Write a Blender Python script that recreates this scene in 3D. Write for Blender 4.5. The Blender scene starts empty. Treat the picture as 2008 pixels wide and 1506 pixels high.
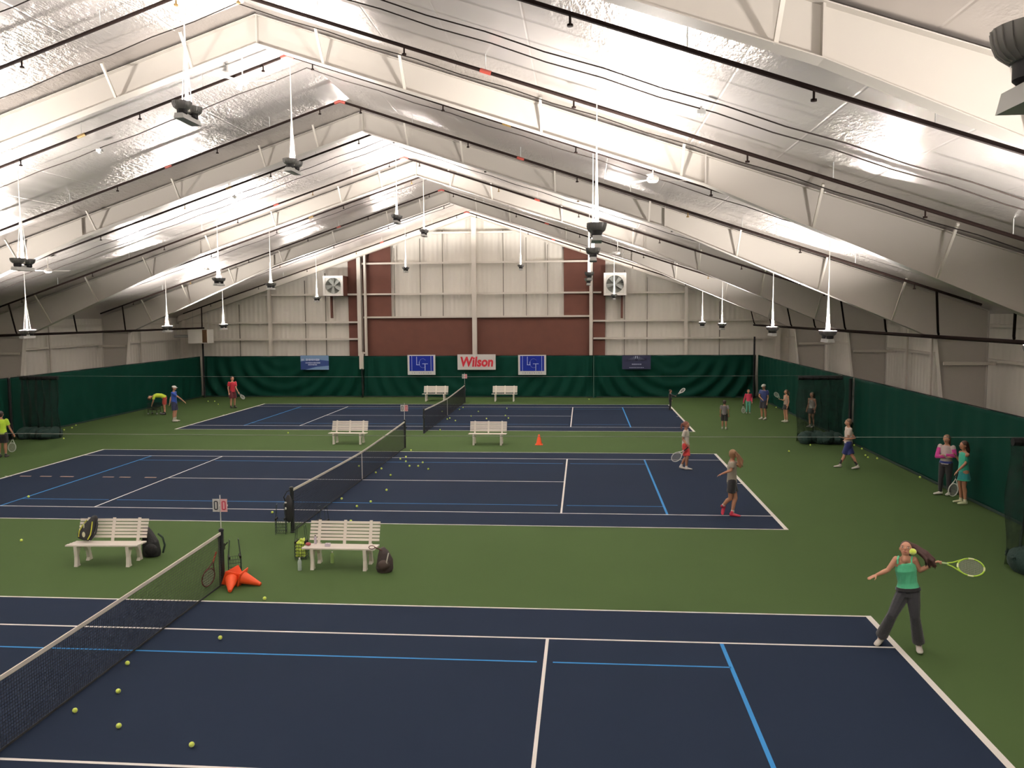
import bpy, bmesh, math, random
from mathutils import Vector, Matrix, Quaternion
random.seed(7)
D = bpy.data
C = bpy.context.scene.collection
PI = math.pi
V = Vector

# ------------------------------------------------------------------ camera
CAM = V((6.9694, -8.9345, 5.2025))
YAW, PIT, ROL, FPX = .0851, -.0833, -.0068, 1639.638
F_ = V((-math.sin(YAW) * math.cos(PIT), math.cos(YAW) * math.cos(PIT), math.sin(PIT)))
R_ = V((math.cos(YAW), math.sin(YAW), 0))
U_ = R_.cross(F_)
R2 = math.cos(ROL) * R_ + math.sin(ROL) * U_
U2 = -math.sin(ROL) * R_ + math.cos(ROL) * U_
cd = D.cameras.new('camera')
cam = D.objects.new('camera', cd)
C.objects.link(cam)
M = Matrix((R2, U2, -F_)).transposed().to_4x4()
M.translation = CAM
cam.matrix_world = M
cd.sensor_fit = 'HORIZONTAL'
cd.sensor_width = 36
cd.lens = 36 * FPX / 2008
cd.clip_start = .05
cd.clip_end = 300
bpy.context.scene.camera = cam

def ray(px, py):
    return F_ + (px - 1004) / FPX * R2 - (py - 753) / FPX * U2
def onz(px, py, z=0):
    d = ray(px, py); return CAM + d * ((z - CAM.z) / d.z)
def ony(px, py, y):
    d = ray(px, py); return CAM + d * ((y - CAM.y) / d.y)
def onx(px, py, x):
    d = ray(px, py); return CAM + d * ((x - CAM.x) / d.x)

# --------------------------------------------------------------- materials
MATS = {}
def mat(name, col, rough=.6, metal=0, spec=.5, bump=None, var=None, emit=None, coat=0, sheen=0):
    if name in MATS: return MATS[name]
    m = D.materials.new(name); m.use_nodes = True
    nt = m.node_tree; b = nt.nodes['Principled BSDF']
    b.inputs['Base Color'].default_value = (*col, 1)
    b.inputs['Roughness'].default_value = rough
    b.inputs['Metallic'].default_value = metal
    b.inputs['Specular IOR Level'].default_value = spec
    b.inputs['Coat Weight'].default_value = coat
    b.inputs['Sheen Weight'].default_value = sheen
    if emit:
        b.inputs['Emission Color'].default_value = (*emit[0], 1)
        b.inputs['Emission Strength'].default_value = emit[1]
    tc = nt.nodes.new('ShaderNodeTexCoord')
    if var:      # (scale, amount)
        n = nt.nodes.new('ShaderNodeTexNoise'); n.inputs['Scale'].default_value = var[0]
        n.inputs['Detail'].default_value = 4
        nt.links.new(tc.outputs['Object'], n.inputs['Vector'])
        mx = nt.nodes.new('ShaderNodeMix'); mx.data_type = 'RGBA'
        a = var[1]
        mx.inputs[6].default_value = (*[c * (1 - a) for c in col], 1)
        mx.inputs[7].default_value = (*[min(1, c * (1 + a)) for c in col], 1)
        nt.links.new(n.outputs['Fac'], mx.inputs[0])
        nt.links.new(mx.outputs[2], b.inputs['Base Color'])
    if bump:     # (scale, strength, dist)
        n = nt.nodes.new('ShaderNodeTexNoise'); n.inputs['Scale'].default_value = bump[0]
        nt.links.new(tc.outputs['Object'], n.inputs['Vector'])
        bp = nt.nodes.new('ShaderNodeBump'); bp.inputs['Strength'].default_value = bump[1]
        bp.inputs['Distance'].default_value = bump[2]
        nt.links.new(n.outputs['Fac'], bp.inputs['Height'])
        nt.links.new(bp.outputs['Normal'], b.inputs['Normal'])
    MATS[name] = m
    return m

white_steel = mat('white_steel', (.47, .44, .40), .5, var=(.6, .04))
trim_steel = mat('trim_steel', (.62, .58, .52), .5)
pipe_m = mat('dark_pipe', (.008, .004, .003), .8, spec=.1)
red_m = mat('red_metal', (.20, .03, .02), .5)
brass_m = mat('brass', (.16, .10, .03), .5, .4)
galv = mat('galvanised', (.42, .43, .42), .45, .4)
rust_m = mat('rust_brown_board', (.095, .030, .018), .75, var=(1.5, .18))
dark_m = mat('near_black', (.007, .007, .008), .6, spec=.25)
bowl_m = mat('lamp_bowl_grey', (.16, .16, .155), .4, .3)
ball_m = mat('ball_felt', (.72, .88, .12), .85, bump=(60, .3, .01), sheen=.4)
bench_m = mat('bench_plastic', (.86, .80, .73), .45)
post_m = mat('net_post', (.012, .014, .016), .4)
cord_m = mat('net_cord', (.012, .013, .015), .8)
band_m = mat('net_band', (.72, .68, .60), .7)
orange_m = mat('cone_orange', (.90, .10, .02), .5)
skin_m = mat('skin', (.50, .25, .16), .55)
skin_d = mat('skin_tan', (.36, .17, .10), .55)
shoe_w = mat('shoe_white', (.72, .68, .62), .55)
shoe_r = mat('shoe_red', (.42, .02, .05), .5)
shoe_b = mat('shoe_black', (.02, .018, .018), .5)
whitep = mat('white_paint', (.78, .76, .72), .5)

def wall_mat():
    m = D.materials.new('ribbed_wall_panel'); m.use_nodes = True
    nt = m.node_tree; b = nt.nodes['Principled BSDF']
    b.inputs['Base Color'].default_value = (.70, .67, .61, 1)
    b.inputs['Roughness'].default_value = .6
    tc = nt.nodes.new('ShaderNodeTexCoord'); sp = nt.nodes.new('ShaderNodeSeparateXYZ')
    nt.links.new(tc.outputs['Object'], sp.inputs[0])
    ad = nt.nodes.new('ShaderNodeMath'); ad.operation = 'ADD'
    nt.links.new(sp.outputs[0], ad.inputs[0]); nt.links.new(sp.outputs[1], ad.inputs[1])
    mu = nt.nodes.new('ShaderNodeMath'); mu.operation = 'MULTIPLY'; mu.inputs[1].default_value = 2 * PI / .3
    nt.links.new(ad.outputs[0], mu.inputs[0])
    si = nt.nodes.new('ShaderNodeMath'); si.operation = 'SINE'; nt.links.new(mu.outputs[0], si.inputs[0])
    pw = nt.nodes.new('ShaderNodeMath'); pw.operation = 'GREATER_THAN'; pw.inputs[1].default_value = .9
    nt.links.new(si.outputs[0], pw.inputs[0])
    bp = nt.nodes.new('ShaderNodeBump'); bp.inputs['Strength'].default_value = .35; bp.inputs['Distance'].default_value = .02
    nt.links.new(si.outputs[0], bp.inputs['Height']); nt.links.new(bp.outputs[0], b.inputs['Normal'])
    n = nt.nodes.new('ShaderNodeTexNoise'); n.inputs['Scale'].default_value = .5
    nt.links.new(tc.outputs['Object'], n.inputs['Vector'])
    mx = nt.nodes.new('ShaderNodeMix'); mx.data_type = 'RGBA'
    mx.inputs[6].default_value = (.665, .635, .575, 1); mx.inputs[7].default_value = (.73, .70, .635, 1)
    nt.links.new(n.outputs['Fac'], mx.inputs[0]); nt.links.new(mx.outputs[2], b.inputs['Base Color'])
    return m
wall_m = wall_mat()

def ceil_mat():
    m = D.materials.new('reflective_insulation'); m.use_nodes = True
    nt = m.node_tree; b = nt.nodes['Principled BSDF']
    b.inputs['Base Color'].default_value = (.53, .495, .475, 1)
    b.inputs['Metallic'].default_value = .78
    b.inputs['Roughness'].default_value = .30
    b.inputs['Coat Weight'].default_value = .35
    b.inputs['Coat Roughness'].default_value = .10
    tc = nt.nodes.new('ShaderNodeTexCoord')
    def noise(sc, scale, det, rough=.5):
        mp = nt.nodes.new('ShaderNodeMapping'); mp.inputs['Scale'].default_value = sc
        nt.links.new(tc.outputs['Object'], mp.inputs[0])
        n = nt.nodes.new('ShaderNodeTexNoise'); n.inputs['Scale'].default_value = scale
        n.inputs['Detail'].default_value = det; n.inputs['Roughness'].default_value = rough
        nt.links.new(mp.outputs[0], n.inputs['Vector']); return n
    n1 = noise((1, .35, 1), .9, 2)
    n2 = noise((2.4, 1, 1), 4.5, 4, .6)
    n3 = noise((.25, .25, .25), 1, 2)
    # long seams running the length of the hall, one every 1.5 m
    sp = nt.nodes.new('ShaderNodeSeparateXYZ'); nt.links.new(tc.outputs['Object'], sp.inputs[0])
    mo = nt.nodes.new('ShaderNodeMath'); mo.operation = 'PINGPONG'; mo.inputs[1].default_value = .76
    nt.links.new(sp.outputs[0], mo.inputs[0])
    sm = nt.nodes.new('ShaderNodeMapRange'); sm.inputs[1].default_value = 0; sm.inputs[2].default_value = .025
    nt.links.new(mo.outputs[0], sm.inputs[0])
    b1 = nt.nodes.new('ShaderNodeBump'); b1.inputs['Strength'].default_value = .30; b1.inputs['Distance'].default_value = .25
    nt.links.new(n1.outputs['Fac'], b1.inputs['Height'])
    # crumpled patches
    mr = nt.nodes.new('ShaderNodeMapRange'); mr.inputs[1].default_value = .44; mr.inputs[2].default_value = .62
    nt.links.new(n3.outputs['Fac'], mr.inputs[0])
    mul = nt.nodes.new('ShaderNodeMath'); mul.operation = 'MULTIPLY'; mul.inputs[1].default_value = .9
    nt.links.new(mr.outputs[0], mul.inputs[0])
    b2 = nt.nodes.new('ShaderNodeBump'); b2.inputs['Distance'].default_value = .06
    nt.links.new(mul.outputs[0], b2.inputs['Strength'])
    nt.links.new(n2.outputs['Fac'], b2.inputs['Height']); nt.links.new(b1.outputs[0], b2.inputs['Normal'])
    b3 = nt.nodes.new('ShaderNodeBump'); b3.inputs['Strength'].default_value = .3; b3.inputs['Distance'].default_value = .02
    nt.links.new(sm.outputs[0], b3.inputs['Height']); nt.links.new(b2.outputs[0], b3.inputs['Normal'])
    nt.links.new(b3.outputs[0], b.inputs['Normal']); nt.links.new(b3.outputs[0], b.inputs['Coat Normal'])
    return m
ceil_m = ceil_mat()

court_green = mat('court_green', (.049, .083, .029), .85, var=(.45, .07), bump=(220, .12, .003), spec=.06)
court_blue = mat('court_blue', (.014, .022, .041), .85, var=(.5, .07), bump=(220, .12, .003), spec=.05)
line_w = mat('line_white', (.92, .88, .84), .7, spec=.2)
line_b = mat('line_blue', (.03, .21, .50), .7, spec=.2)
curtain_m = mat('curtain_green', (.001, .030, .020), .75, var=(1.2, .15), spec=.10)
curtain_dk = mat('curtain_hem', (.004, .02, .014), .8)

def net_mat(name, col, dens, scale):
    m = D.materials.new(name); m.use_nodes = True
    nt = m.node_tree; b = nt.nodes['Principled BSDF']
    b.inputs['Base Color'].default_value = (*col, 1); b.inputs['Roughness'].default_value = .8
    out = nt.nodes['Material Output']
    tr = nt.nodes.new('ShaderNodeBsdfTransparent'); mx = nt.nodes.new('ShaderNodeMixShader')
    tc = nt.nodes.new('ShaderNodeTexCoord')
    n = nt.nodes.new('ShaderNodeTexNoise'); n.inputs['Scale'].default_value = scale
    nt.links.new(tc.outputs['Object'], n.inputs['Vector'])
    mr = nt.nodes.new('ShaderNodeMapRange'); mr.inputs[1].default_value = .3; mr.inputs[2].default_value = .7
    mr.inputs[3].default_value = dens - .15; mr.inputs[4].default_value = dens + .15
    nt.links.new(n.outputs['Fac'], mr.inputs[0]); nt.links.new(mr.outputs[0], mx.inputs[0])
    nt.links.new(tr.outputs[0], mx.inputs[1]); nt.links.new(b.outputs[0], mx.inputs[2])
    nt.links.new(mx.outputs[0], out.inputs['Surface'])
    return m
netting_m = net_mat('divider_netting', (.003, .018, .012), .68, 6)

# ----------------------------------------------------------------- helpers
class MB:
    def __init__(s): s.v = []; s.f = []; s.m = []
    def add(s, vs, fs, mi=0):
        o = len(s.v); s.v += [tuple(v) for v in vs]; s.f += [tuple(o + i for i in f) for f in fs]; s.m += [mi] * len(fs)
    def box(s, c, d, rot=None, mi=0):
        hx, hy, hz = d[0] / 2, d[1] / 2, d[2] / 2
        vs = [V((x, y, z)) for x in (-hx, hx) for y in (-hy, hy) for z in (-hz, hz)]
        if rot is not None: vs = [rot @ v for v in vs]
        s.add([v + V(c) for v in vs], [(0, 1, 3, 2), (4, 6, 7, 5), (0, 4, 5, 1), (2, 3, 7, 6), (0, 2, 6, 4), (1, 5, 7, 3)], mi)
    def box2(s, a, b, mi=0):
        s.box([(a[i] + b[i]) / 2 for i in range(3)], [abs(b[i] - a[i]) for i in range(3)], None, mi)
    def bar(s, p, q, w, h, mi=0, up=(0, 0, 1)):
        p, q = V(p), V(q); d = q - p; L = d.length
        z = d / L; u = V(up)
        if abs(z.dot(u)) > .98: u = V((0, 1, 0))
        x = u.cross(z).normalized(); y = z.cross(x)
        s.box((p + q) / 2, (w, h, L), Matrix((x, y, z)).transposed(), mi)
    def tube(s, pts, r, n=8, mi=0, caps=True, closed=False):
        pts = [V(p) for p in pts]; rr = r if hasattr(r, '__len__') else [r] * len(pts)
        N = len(pts); vs = []; ref = None
        for i in range(N):
            if closed: t = pts[(i + 1) % N] - pts[i - 1]
            else: t = pts[min(i + 1, N - 1)] - pts[max(i - 1, 0)]
            t.normalize()
            if ref is None:
                ref = V((0, 0, 1)) if abs(t.z) < .9 else V((1, 0, 0))
            x = ref - t * ref.dot(t)
            if x.length < 1e-4: x = V((1, 0, 0)) - t * t.x
            x.normalize(); y = t.cross(x); ref = x
            vs += [pts[i] + (x * math.cos(2 * PI * k / n) + y * math.sin(2 * PI * k / n)) * rr[i] for k in range(n)]
        fs = []
        for i in range(N if closed else N - 1):
            j = (i + 1) % N
            for k in range(n):
                l = (k + 1) % n
                fs.append((i * n + k, i * n + l, j * n + l, j * n + k))
        if caps and not closed:
            fs.append(tuple(range(n - 1, -1, -1))); fs.append(tuple((N - 1) * n + k for k in range(n)))
        s.add(vs, fs, mi)
    def lathe(s, prof, c=(0, 0, 0), n=20, mi=0, sx=1, sy=1, caps=True):
        vs = []; fs = []; c = V(c)
        for r, z in prof:
            vs += [c + V((r * math.cos(2 * PI * k / n) * sx, r * math.sin(2 * PI * k / n) * sy, z)) for k in range(n)]
        for i in range(len(prof) - 1):
            for k in range(n):
                l = (k + 1) % n
                fs.append((i * n + k, i * n + l, (i + 1) * n + l, (i + 1) * n + k))
        if caps and prof[0][0] > 1e-4: fs.append(tuple(range(n - 1, -1, -1)))
        if caps and prof[-1][0] > 1e-4: fs.append(tuple((len(prof) - 1) * n + k for k in range(n)))
        s.add(vs, fs, mi)
    def ellip(s, c, r, rot=None, n=12, m=8, mi=0):
        vs = []; fs = []; c = V(c)
        for i in range(m + 1):
            a = PI * i / m
            for k in range(n):
                t = 2 * PI * k / n
                p = V((r[0] * math.sin(a) * math.cos(t), r[1] * math.sin(a) * math.sin(t), r[2] * math.cos(a)))
                if rot is not None: p = rot @ p
                vs.append(c + p)
        for i in range(m):
            for k in range(n):
                l = (k + 1) % n
                fs.append((i * n + k, (i + 1) * n + k, (i + 1) * n + l, i * n + l))
        s.add(vs, fs, mi)
    def prism(s, poly, axis, a, b, mi=0):
        # poly: 2-D points; axis 0,1,2 = extruded axis
        def P(u, v, w):
            return {0: (w, u, v), 1: (u, w, v), 2: (u, v, w)}[axis]
        n = len(poly)
        vs = [P(u, v, a) for u, v in poly] + [P(u, v, b) for u, v in poly]
        fs = [tuple(range(n)), tuple(range(2 * n - 1, n - 1, -1))] + [(i, n + i, n + (i + 1) % n, (i + 1) % n) for i in range(n)]
        s.add(vs, fs, mi)
    def mesh(s, name, mats, smooth=False):
        me = D.meshes.new(name); me.from_pydata(s.v, [], s.f)
        for m in (mats if isinstance(mats, (list, tuple)) else [mats]): me.materials.append(m)
        me.polygons.foreach_set('material_index', s.m)
        bm = bmesh.new(); bm.from_mesh(me); bmesh.ops.remove_doubles(bm, verts=bm.verts, dist=1e-6)
        bmesh.ops.recalc_face_normals(bm, faces=bm.faces); bm.to_mesh(me); bm.free()
        if smooth:
            me.polygons.foreach_set('use_smooth', [True] * len(me.polygons))
            me.set_sharp_from_angle(angle=math.radians(40))
        me.update(); return me
    def build(s, name, mats, parent=None, smooth=False):
        o = D.objects.new(name, s.mesh(name, mats, smooth)); C.objects.link(o)
        if parent: o.parent = parent
        return o
def tag(o, label=None, cat=None, group=None, kind=None):
    if label: o['label'] = label
    if cat: o['category'] = cat
    if group: o['group'] = group
    if kind: o['kind'] = kind
    return o
def thing(name, label, cat, loc=(0, 0, 0), rz=0, group=None):
    o = D.objects.new(name, None); C.objects.link(o); o.location = loc; o.rotation_euler = (0, 0, rz)
    o.empty_display_size = .2
    return tag(o, label, cat, group)
def struct(o, label=None, cat=None):
    o['kind'] = 'structure'
    if label: o['label'] = label
    if cat: o['category'] = cat
    return o
def dup(o, parent=None):
    c = o.copy(); C.objects.link(c); c.parent = parent
    for ch in list(o.children): dup(ch, c)
    return c

# ------------------------------------------------------------ the building
RZ, SL = 11.66, .3333          # ridge height, roof slope
def roofz(x): return RZ - SL * abs(x)
XW = 19.65; Y0, Y1 = -10.2, 44.1
HL, SVC, DBL, SGL, B60, W60 = 11.885, 6.40, 5.485, 4.115, 9.145, 3.2
CY = (0, 16.72, 33.48)

fl = MB()
fl.box2((-XW, Y0, -.3), (XW, Y1, 0))
def rect(x0, y0, x1, y1, z, mi):
    fl.add([(x0, y0, z), (x1, y0, z), (x1, y1, z), (x0, y1, z)], [(0, 1, 2, 3)], mi)
for ci, cy in enumerate(CY):
    rect(-HL, cy - DBL, HL, cy + DBL, .003, 1)
    w = .05
    for s in (-1, 1):
        rect(-HL, cy + s * DBL - w * (s > 0), HL, cy + s * DBL + w * (s < 0), .007, 2)
        rect(-HL, cy + s * SGL - w / 2, HL, cy + s * SGL + w / 2, .006, 2)
        rect(s * HL - .1 * (s > 0), cy - DBL, s * HL + .1 * (s < 0), cy + DBL, .0082, 2)
        rect(s * SVC - w / 2, cy - SGL, s * SVC + w / 2, cy + SGL, .007, 2)
        rect(s * B60 - .03, cy - SGL + .03, s * B60 + .03, cy + SGL - .03, .005, 3)
        rect(s * HL - .12 * (s > 0) - .1, cy - .025, s * HL + .12 * (s < 0), cy + .025, .0065, 2)
        for q in (-1, 1):   # blue side lines stop a little short of the white service line
            a, b = sorted((q * (SVC - .12), 0)); rect(a, cy + s * W60 - .02, b, cy + s * W60 + .02, .005, 3)
            a, b = sorted((q * (SVC + .12), q * B60)); rect(a, cy + s * W60 - .02, b, cy + s * W60 + .02, .005, 3)
    rect(-SVC, cy - .025, SVC, cy + .025, .006, 2)
floor = fl.build('floor', [court_green, court_blue, line_w, line_b])
struct(floor, 'green hard court floor with three blue tennis courts and white lines', 'floor')

cl = MB()
N = 40
for sgn in (-1, 1):
    cl.add([(0, Y0, RZ), (0, Y1, RZ), (sgn * XW, Y1, roofz(XW)), (sgn * XW, Y0, roofz(XW))], [(0, 1, 2, 3)])
    cl.add([(0, Y0, RZ + .15), (0, Y1, RZ + .15), (sgn * XW, Y1, roofz(XW) + .15), (sgn * XW, Y0, roofz(XW) + .15)], [(0, 3, 2, 1)])
ceiling = cl.build('ceiling', ceil_m)
struct(ceiling, 'pitched roof lined with shiny white insulation sheeting', 'ceiling')

for nm, s in (('wall_left', -1), ('wall_right', 1)):
    m = MB(); m.box2((s * XW, Y0, 0), (s * (XW + .15), Y1, roofz(XW) + .05))
    struct(m.build(nm, wall_m), 'off white ribbed metal side wall', 'wall')
for nm, y, yy in (('wall_back', Y1, Y1 + .15), ('wall_front', Y0, Y0 - .15)):
    m = MB(); m.prism([(-XW - .15, 0), (XW + .15, 0), (XW + .15, roofz(XW)), (0, RZ + .05), (-XW - .15, roofz(XW))], 1, y, yy)
    struct(m.build(nm, wall_m), 'off white ribbed gable wall', 'wall')

# wall girts and posts (trim)
def trim(name, fn, m=trim_steel, label=None):
    b = MB(); fn(b); return struct(b.build(name, m), label, 'trim' if label else None)
n_tr = 0
FR = [0.5, 9.1, 17.75, 26.3, 34.95]
for s, side in ((-1, 'left'), (1, 'right')):
    for z in (1.3, 3.68, 4.75):
        n_tr += 1
        trim('trim_%d' % n_tr, lambda b: b.box2((s * (XW - .02), Y0, z - .045), (s * (XW - .16), Y1, z + .045)))
    for y in (4.8, 13.2, 22.3, 24.6, 30.6, 39.2):
        n_tr += 1
        trim('trim_%d' % n_tr, lambda b: b.box2((s * (XW - .16), y - .05, 0), (s * (XW - .22), y + .05, roofz(XW) - .1)))
# end wall girts: z, x0, x1
YE = 43.75
for z, x0, x1 in ((10.34, -3.2, 3.4), (8.47, -7.3, 7.4), (6.53, -8.1, 8.1), (6.53, -18.0, -9.6), (6.50, 9.8, 15.0), (5.06, -7.1, 7.5), (4.76, -19, -7.2), (4.76, 7.5, 19),
                  (3.68, -19, -7.2), (3.66, 7.5, 19)):
    xm = (11.28 - z) / .34 - .2
    n_tr += 1
    trim('trim_%d' % n_tr, lambda b: b.box2((max(x0, -xm), YE, z - .055), (min(x1, xm), YE + .15, z + .055)))
for x in (-10.9, -9.55, -5.0 + -.02, -3.35, -1.9 , 1.95, 3.4, 4.75, 9.55, 10.95, -15.3, 15.4):
    zt = min(11.15 - .34 * abs(x), 11)
    n_tr += 1
    z0 = 5.1 if abs(x) < 7 else .1
    trim('trim_%d' % n_tr, lambda b: b.box2((x - .022, YE + .12, z0), (x + .022, YE + .2, zt)), mat('seam', (.16, .145, .12), .6))
# brown board panels on the end wall
def zr(x): return 11.25 - .34 * abs(x)
for k, (x0, x1, z0, top) in enumerate(((-7.1, 7.5, 0, 5.04), (-7.1, -5.25, 5.1, None), (5.76, 7.5, 5.1, None), (-8.05, -7.3, 0, None), (7.6, 8.35, 0, None))):
    b = MB()
    t0, t1 = (top, top) if top else (zr(x0) + .1, zr(x1) + .1)
    b.prism([(x0, z0), (x1, z0), (x1, t1), (x0, t0)], 1, 43.93, 43.97)
    o = b.build('wall_board', rust_m)
    tag(o, ('wide rust brown board panel low on the end wall', 'narrow rust brown panel left of the white upper wall', 'narrow rust brown panel right of the white upper wall',
            'thin rust brown strip between left fan and column', 'thin rust brown strip between right fan and column')[k], 'wall panel')

# --- rigid steel frames
INN = [(0, 11.02), (9.5, 7.87), (17.75, 4.35), (18.3, 0)]
def frame(y, label, n):
    t = thing('steel_frame', label, 'roof frame', (0, y, 0), 0, 'rigid steel frames carrying the roof')
    ht = .011
    for s in (-1, 1):
        b = MB()
        poly = [(0, 11.02), (s * 9.5, 7.87), (s * 17.75, 4.35), (s * 19.25, 5.20), (0, 11.63)]
        b.prism(poly, 1, -ht, ht)
        fw = .14
        def flange(p, q, th=.014, w=fw):
            b.bar((s * p[0], 0, p[1]), (s * q[0], 0, q[1]), w * 2, th, up=(0, 1, 0)) if False else None
            P, Q = V((s * p[0], 0, p[1])), V((s * q[0], 0, q[1]))
            d = (Q - P).normalized(); nrm = V((-d.z, 0, d.x)) * th / 2
            y_ = V((0, w, 0))
            b.add([P - y_ - nrm, P + y_ - nrm, P + y_ + nrm, P - y_ + nrm, Q - y_ - nrm, Q + y_ - nrm, Q + y_ + nrm, Q - y_ + nrm],
                  [(0, 1, 2, 3), (7, 6, 5, 4), (0, 4, 5, 1), (1, 5, 6, 2), (2, 6, 7, 3), (3, 7, 4, 0)])
        flange(INN[0], INN[1]); flange(INN[1], INN[2]); flange((0, 11.62), (19.25, 5.20))
        for x in (9.5,):   # splice plates
            b.box((s * x, 0, (7.87 + 8.45) / 2 + .02), (.03, .2, .62))
        b.build('rafter', white_steel, t)
        b = MB()
        poly = [(s * 17.75, 4.35), (s * 19.25, 5.20), (s * 19.25, 0), (s * 18.3, 0)]
        b.prism(poly, 1, -ht, ht)
        flange(INN[2], INN[3], .016, .12); flange((19.25, 5.2), (19.25, 0), .016, .12); flange((17.75, 4.35), (19.25, 4.35), .014, .1)
        b.build('column', white_steel, t)
        # horizontal bar from the column to the wall
        b = MB(); b.box2((s * 17.95, -.16, 3.56), (s * (XW - .16), -.10, 3.66)); b.build('wall_strut', trim_steel, t)
        for xb in ((1.45, 3.2, 6.1, 9.0, 11.7, 14.2, 16.4)):
            zb = 11.02 - (11.02 - 7.87) / 9.5 * xb if xb < 9.5 else 7.87 - (7.87 - 4.35) / 8.25 * (xb - 9.5)
            for q in (-1, 1):
                b = MB(); dd = roofz(xb) - zb - .03
                b.bar((s * xb, q * .10, zb + .01), (s * xb, q * (.10 + dd * .85), zb + dd), .05, .05)
                b.build('flange_brace', trim_steel, t)
    b = MB(); b.box((0, 0, 11.32), (.03, .22, .6)); b.build('ridge_plate', white_steel, t)
    return t
LB = ['large white steel roof frame nearest the camera, cutting the top right corner', 'second white steel roof frame from the camera, peak at upper left',
      'third white steel roof frame from the camera, mid hall', 'fourth white steel roof frame from the camera', 'fifth white steel roof frame, last before the gable']
for i, y in enumerate(FR): frame(y, LB[i], i)
# gable frame
t = thing('gable_frame', 'slender white steel rafters and posts framing the far gable wall', 'roof frame', (0, 43.55, 0))
for s in (-1, 1):
    b = MB(); b.prism([(0, 11.28), (s * 19.25, 11.28 - .335 * 19.25), (s * 19.25, 11.62 - .3333 * 19.25), (0, 11.64)], 1, -.012, .012)
    for (za, zb) in ((11.28, 11.28 - .335 * 19.25), (11.62, 11.62 - .3333 * 19.25)):
        b.add([(0, -.12, za), (0, .12, za), (s * 19.25, .12, zb), (s * 19.25, -.12, zb), (0, -.12, za + .015), (0, .12, za + .015), (s * 19.25, .12, zb + .015), (s * 19.25, -.12, zb + .015)],
              [(0, 1, 2, 3), (4, 7, 6, 5), (0, 3, 7, 4), (1, 5, 6, 2)])
    b.build('rafter', trim_steel, t)
for x, w in ((-18.9, .22), (-13.15, .18), (-7.25, .24), (-6.86, .13), (.14, .28), (7.46, .2), (13.3, .18), (18.9, .22)):
    b = MB(); zt = 11.3 - .335 * abs(x)
    b.box2((x - w / 2, -.02, 0), (x + w / 2, .0, zt)); b.box2((x - w / 2, .18, 0), (x + w / 2, .2, zt)); b.box2((x - .02, 0, 0), (x + .02, .18, zt))
    b.build('post', trim_steel, t)

# --- sprinkler branch lines
def sag(x): return 11.34 - SL * abs(x)
PY = [2.28, 6.62, 10.9, 15.2, 19.42, 23.9, 28.2, 32.5, 36.9, 41.5]
ords = ['first', 'second', 'third', 'fourth', 'fifth', 'sixth', 'seventh', 'eighth', 'ninth', 'tenth']
for i, y in enumerate(PY):
    t = thing('sprinkler_pipe', 'dark sprinkler pipe under the roof, %s of ten counted from the camera' % ords[i], 'pipe', (0, y, 0), 0, 'sprinkler branch pipes under the roof')
    b = MB(); xe = 17.9
    b.tube([(-xe, 0, sag(xe)), (0, 0, sag(0)), (xe, 0, sag(xe))], .036, 8); b.build('pipe', pipe_m, t, True)
    for s in (-1, 1):
        b = MB(); b.tube([(s * 16.7, 0, sag(16.7)), (s * 17.22, 1.1, 4.60), (s * 17.3, 1.25, 4.53)], .034, 8); b.build('drop_pipe', pipe_m, t, True)
        x = .6
        k = 0
        while x < 17.5:
            b = MB(); b.tube([(s * x, 0, sag(x) - .03), (s * x, 0, sag(x) - .15)], .016, 6); b.tube([(s * x, 0, sag(x) - .13), (s * x, 0, sag(x) - .16)], .04, 8)
            b.build('sprinkler_head', brass_m if (k + i) % 5 == 1 else pipe_m, t)
            b = MB(); b.tube([(s * (x + 1.5), 0, sag(x + 1.5)), (s * (x + 1.5), 0, roofz(x + 1.5) - .005)], .008, 5)
            b.build('hanger_rod', galv, t)
            x += 3.1; k += 1
        b = MB(); b.tube([(s * 5.1, 0, sag(5.1)), (s * 5.3, 0, sag(5.3))], .042, 10); b.build('coupling', red_m if i % 2 else brass_m, t, True)
    b = MB(); b.tube([(-.16, 0, sag(.16)), (0, 0, sag(0)), (.16, 0, sag(.16))], .046, 10); b.build('ridge_elbow', red_m, t, True)
for s, sd in ((-1, 'left'), (1, 'right')):
    b = MB(); b.tube([(s * 17.3, -6, 4.46), (s * 17.3, 43.0, 4.45)], .055, 10)
    tag(b.build('sprinkler_main', pipe_m, None, True), 'long dark sprinkler main running the length of the %s wall' % sd, 'pipe')
# thin conduits / cables under the roof
WY = [(4.25, 11.36), (5.1, 11.45), (8.0, 11.5), (12.3, 11.45), (20.9, 11.45), (21.6, 11.4), (29.6, 11.45), (38.3, 11.45)]
for i, (y, z) in enumerate(WY):
    b = MB()
    xe = 18.2
    pts = []
    for k in range(-20, 21):
        x = xe * k / 20
        pts.append((x, y, z - SL * abs(x) - .03 * (k % 2)))
    b.tube(pts, .012, 5)
    tag(b.build('conduit', mat('conduit', (.018, .014, .012), .8, spec=.1)), 'thin dark conduit following the roof slope, %s of eight from the camera' % ords[i], 'cable', 'thin conduits under the roof')

# small sensors clipped to the conduits
for (px, py, y, lb) in ((1375, 195, 5.1, 'small pale sensor box under the right roof slope near the camera'), (195, 292, 12.3, 'small sensor box under the left roof slope'), (460, 388, 20.9, 'small sensor box further down the left roof slope')):
    p = ony(px, py, y); p.z = 11.45 - SL * abs(p.x) - .08
    b = MB(); b.box((0, 0, .02), (.14, .10, .07)); b.lathe([(0, -.06), (.04, -.05), (.05, -.015), (0, -.015)], (0, 0, 0), 12); b.box((0, 0, .08), (.03, .03, .06))
    o = b.build('ceiling_sensor', galv); o.location = p; tag(o, lb, 'sensor')

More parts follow.
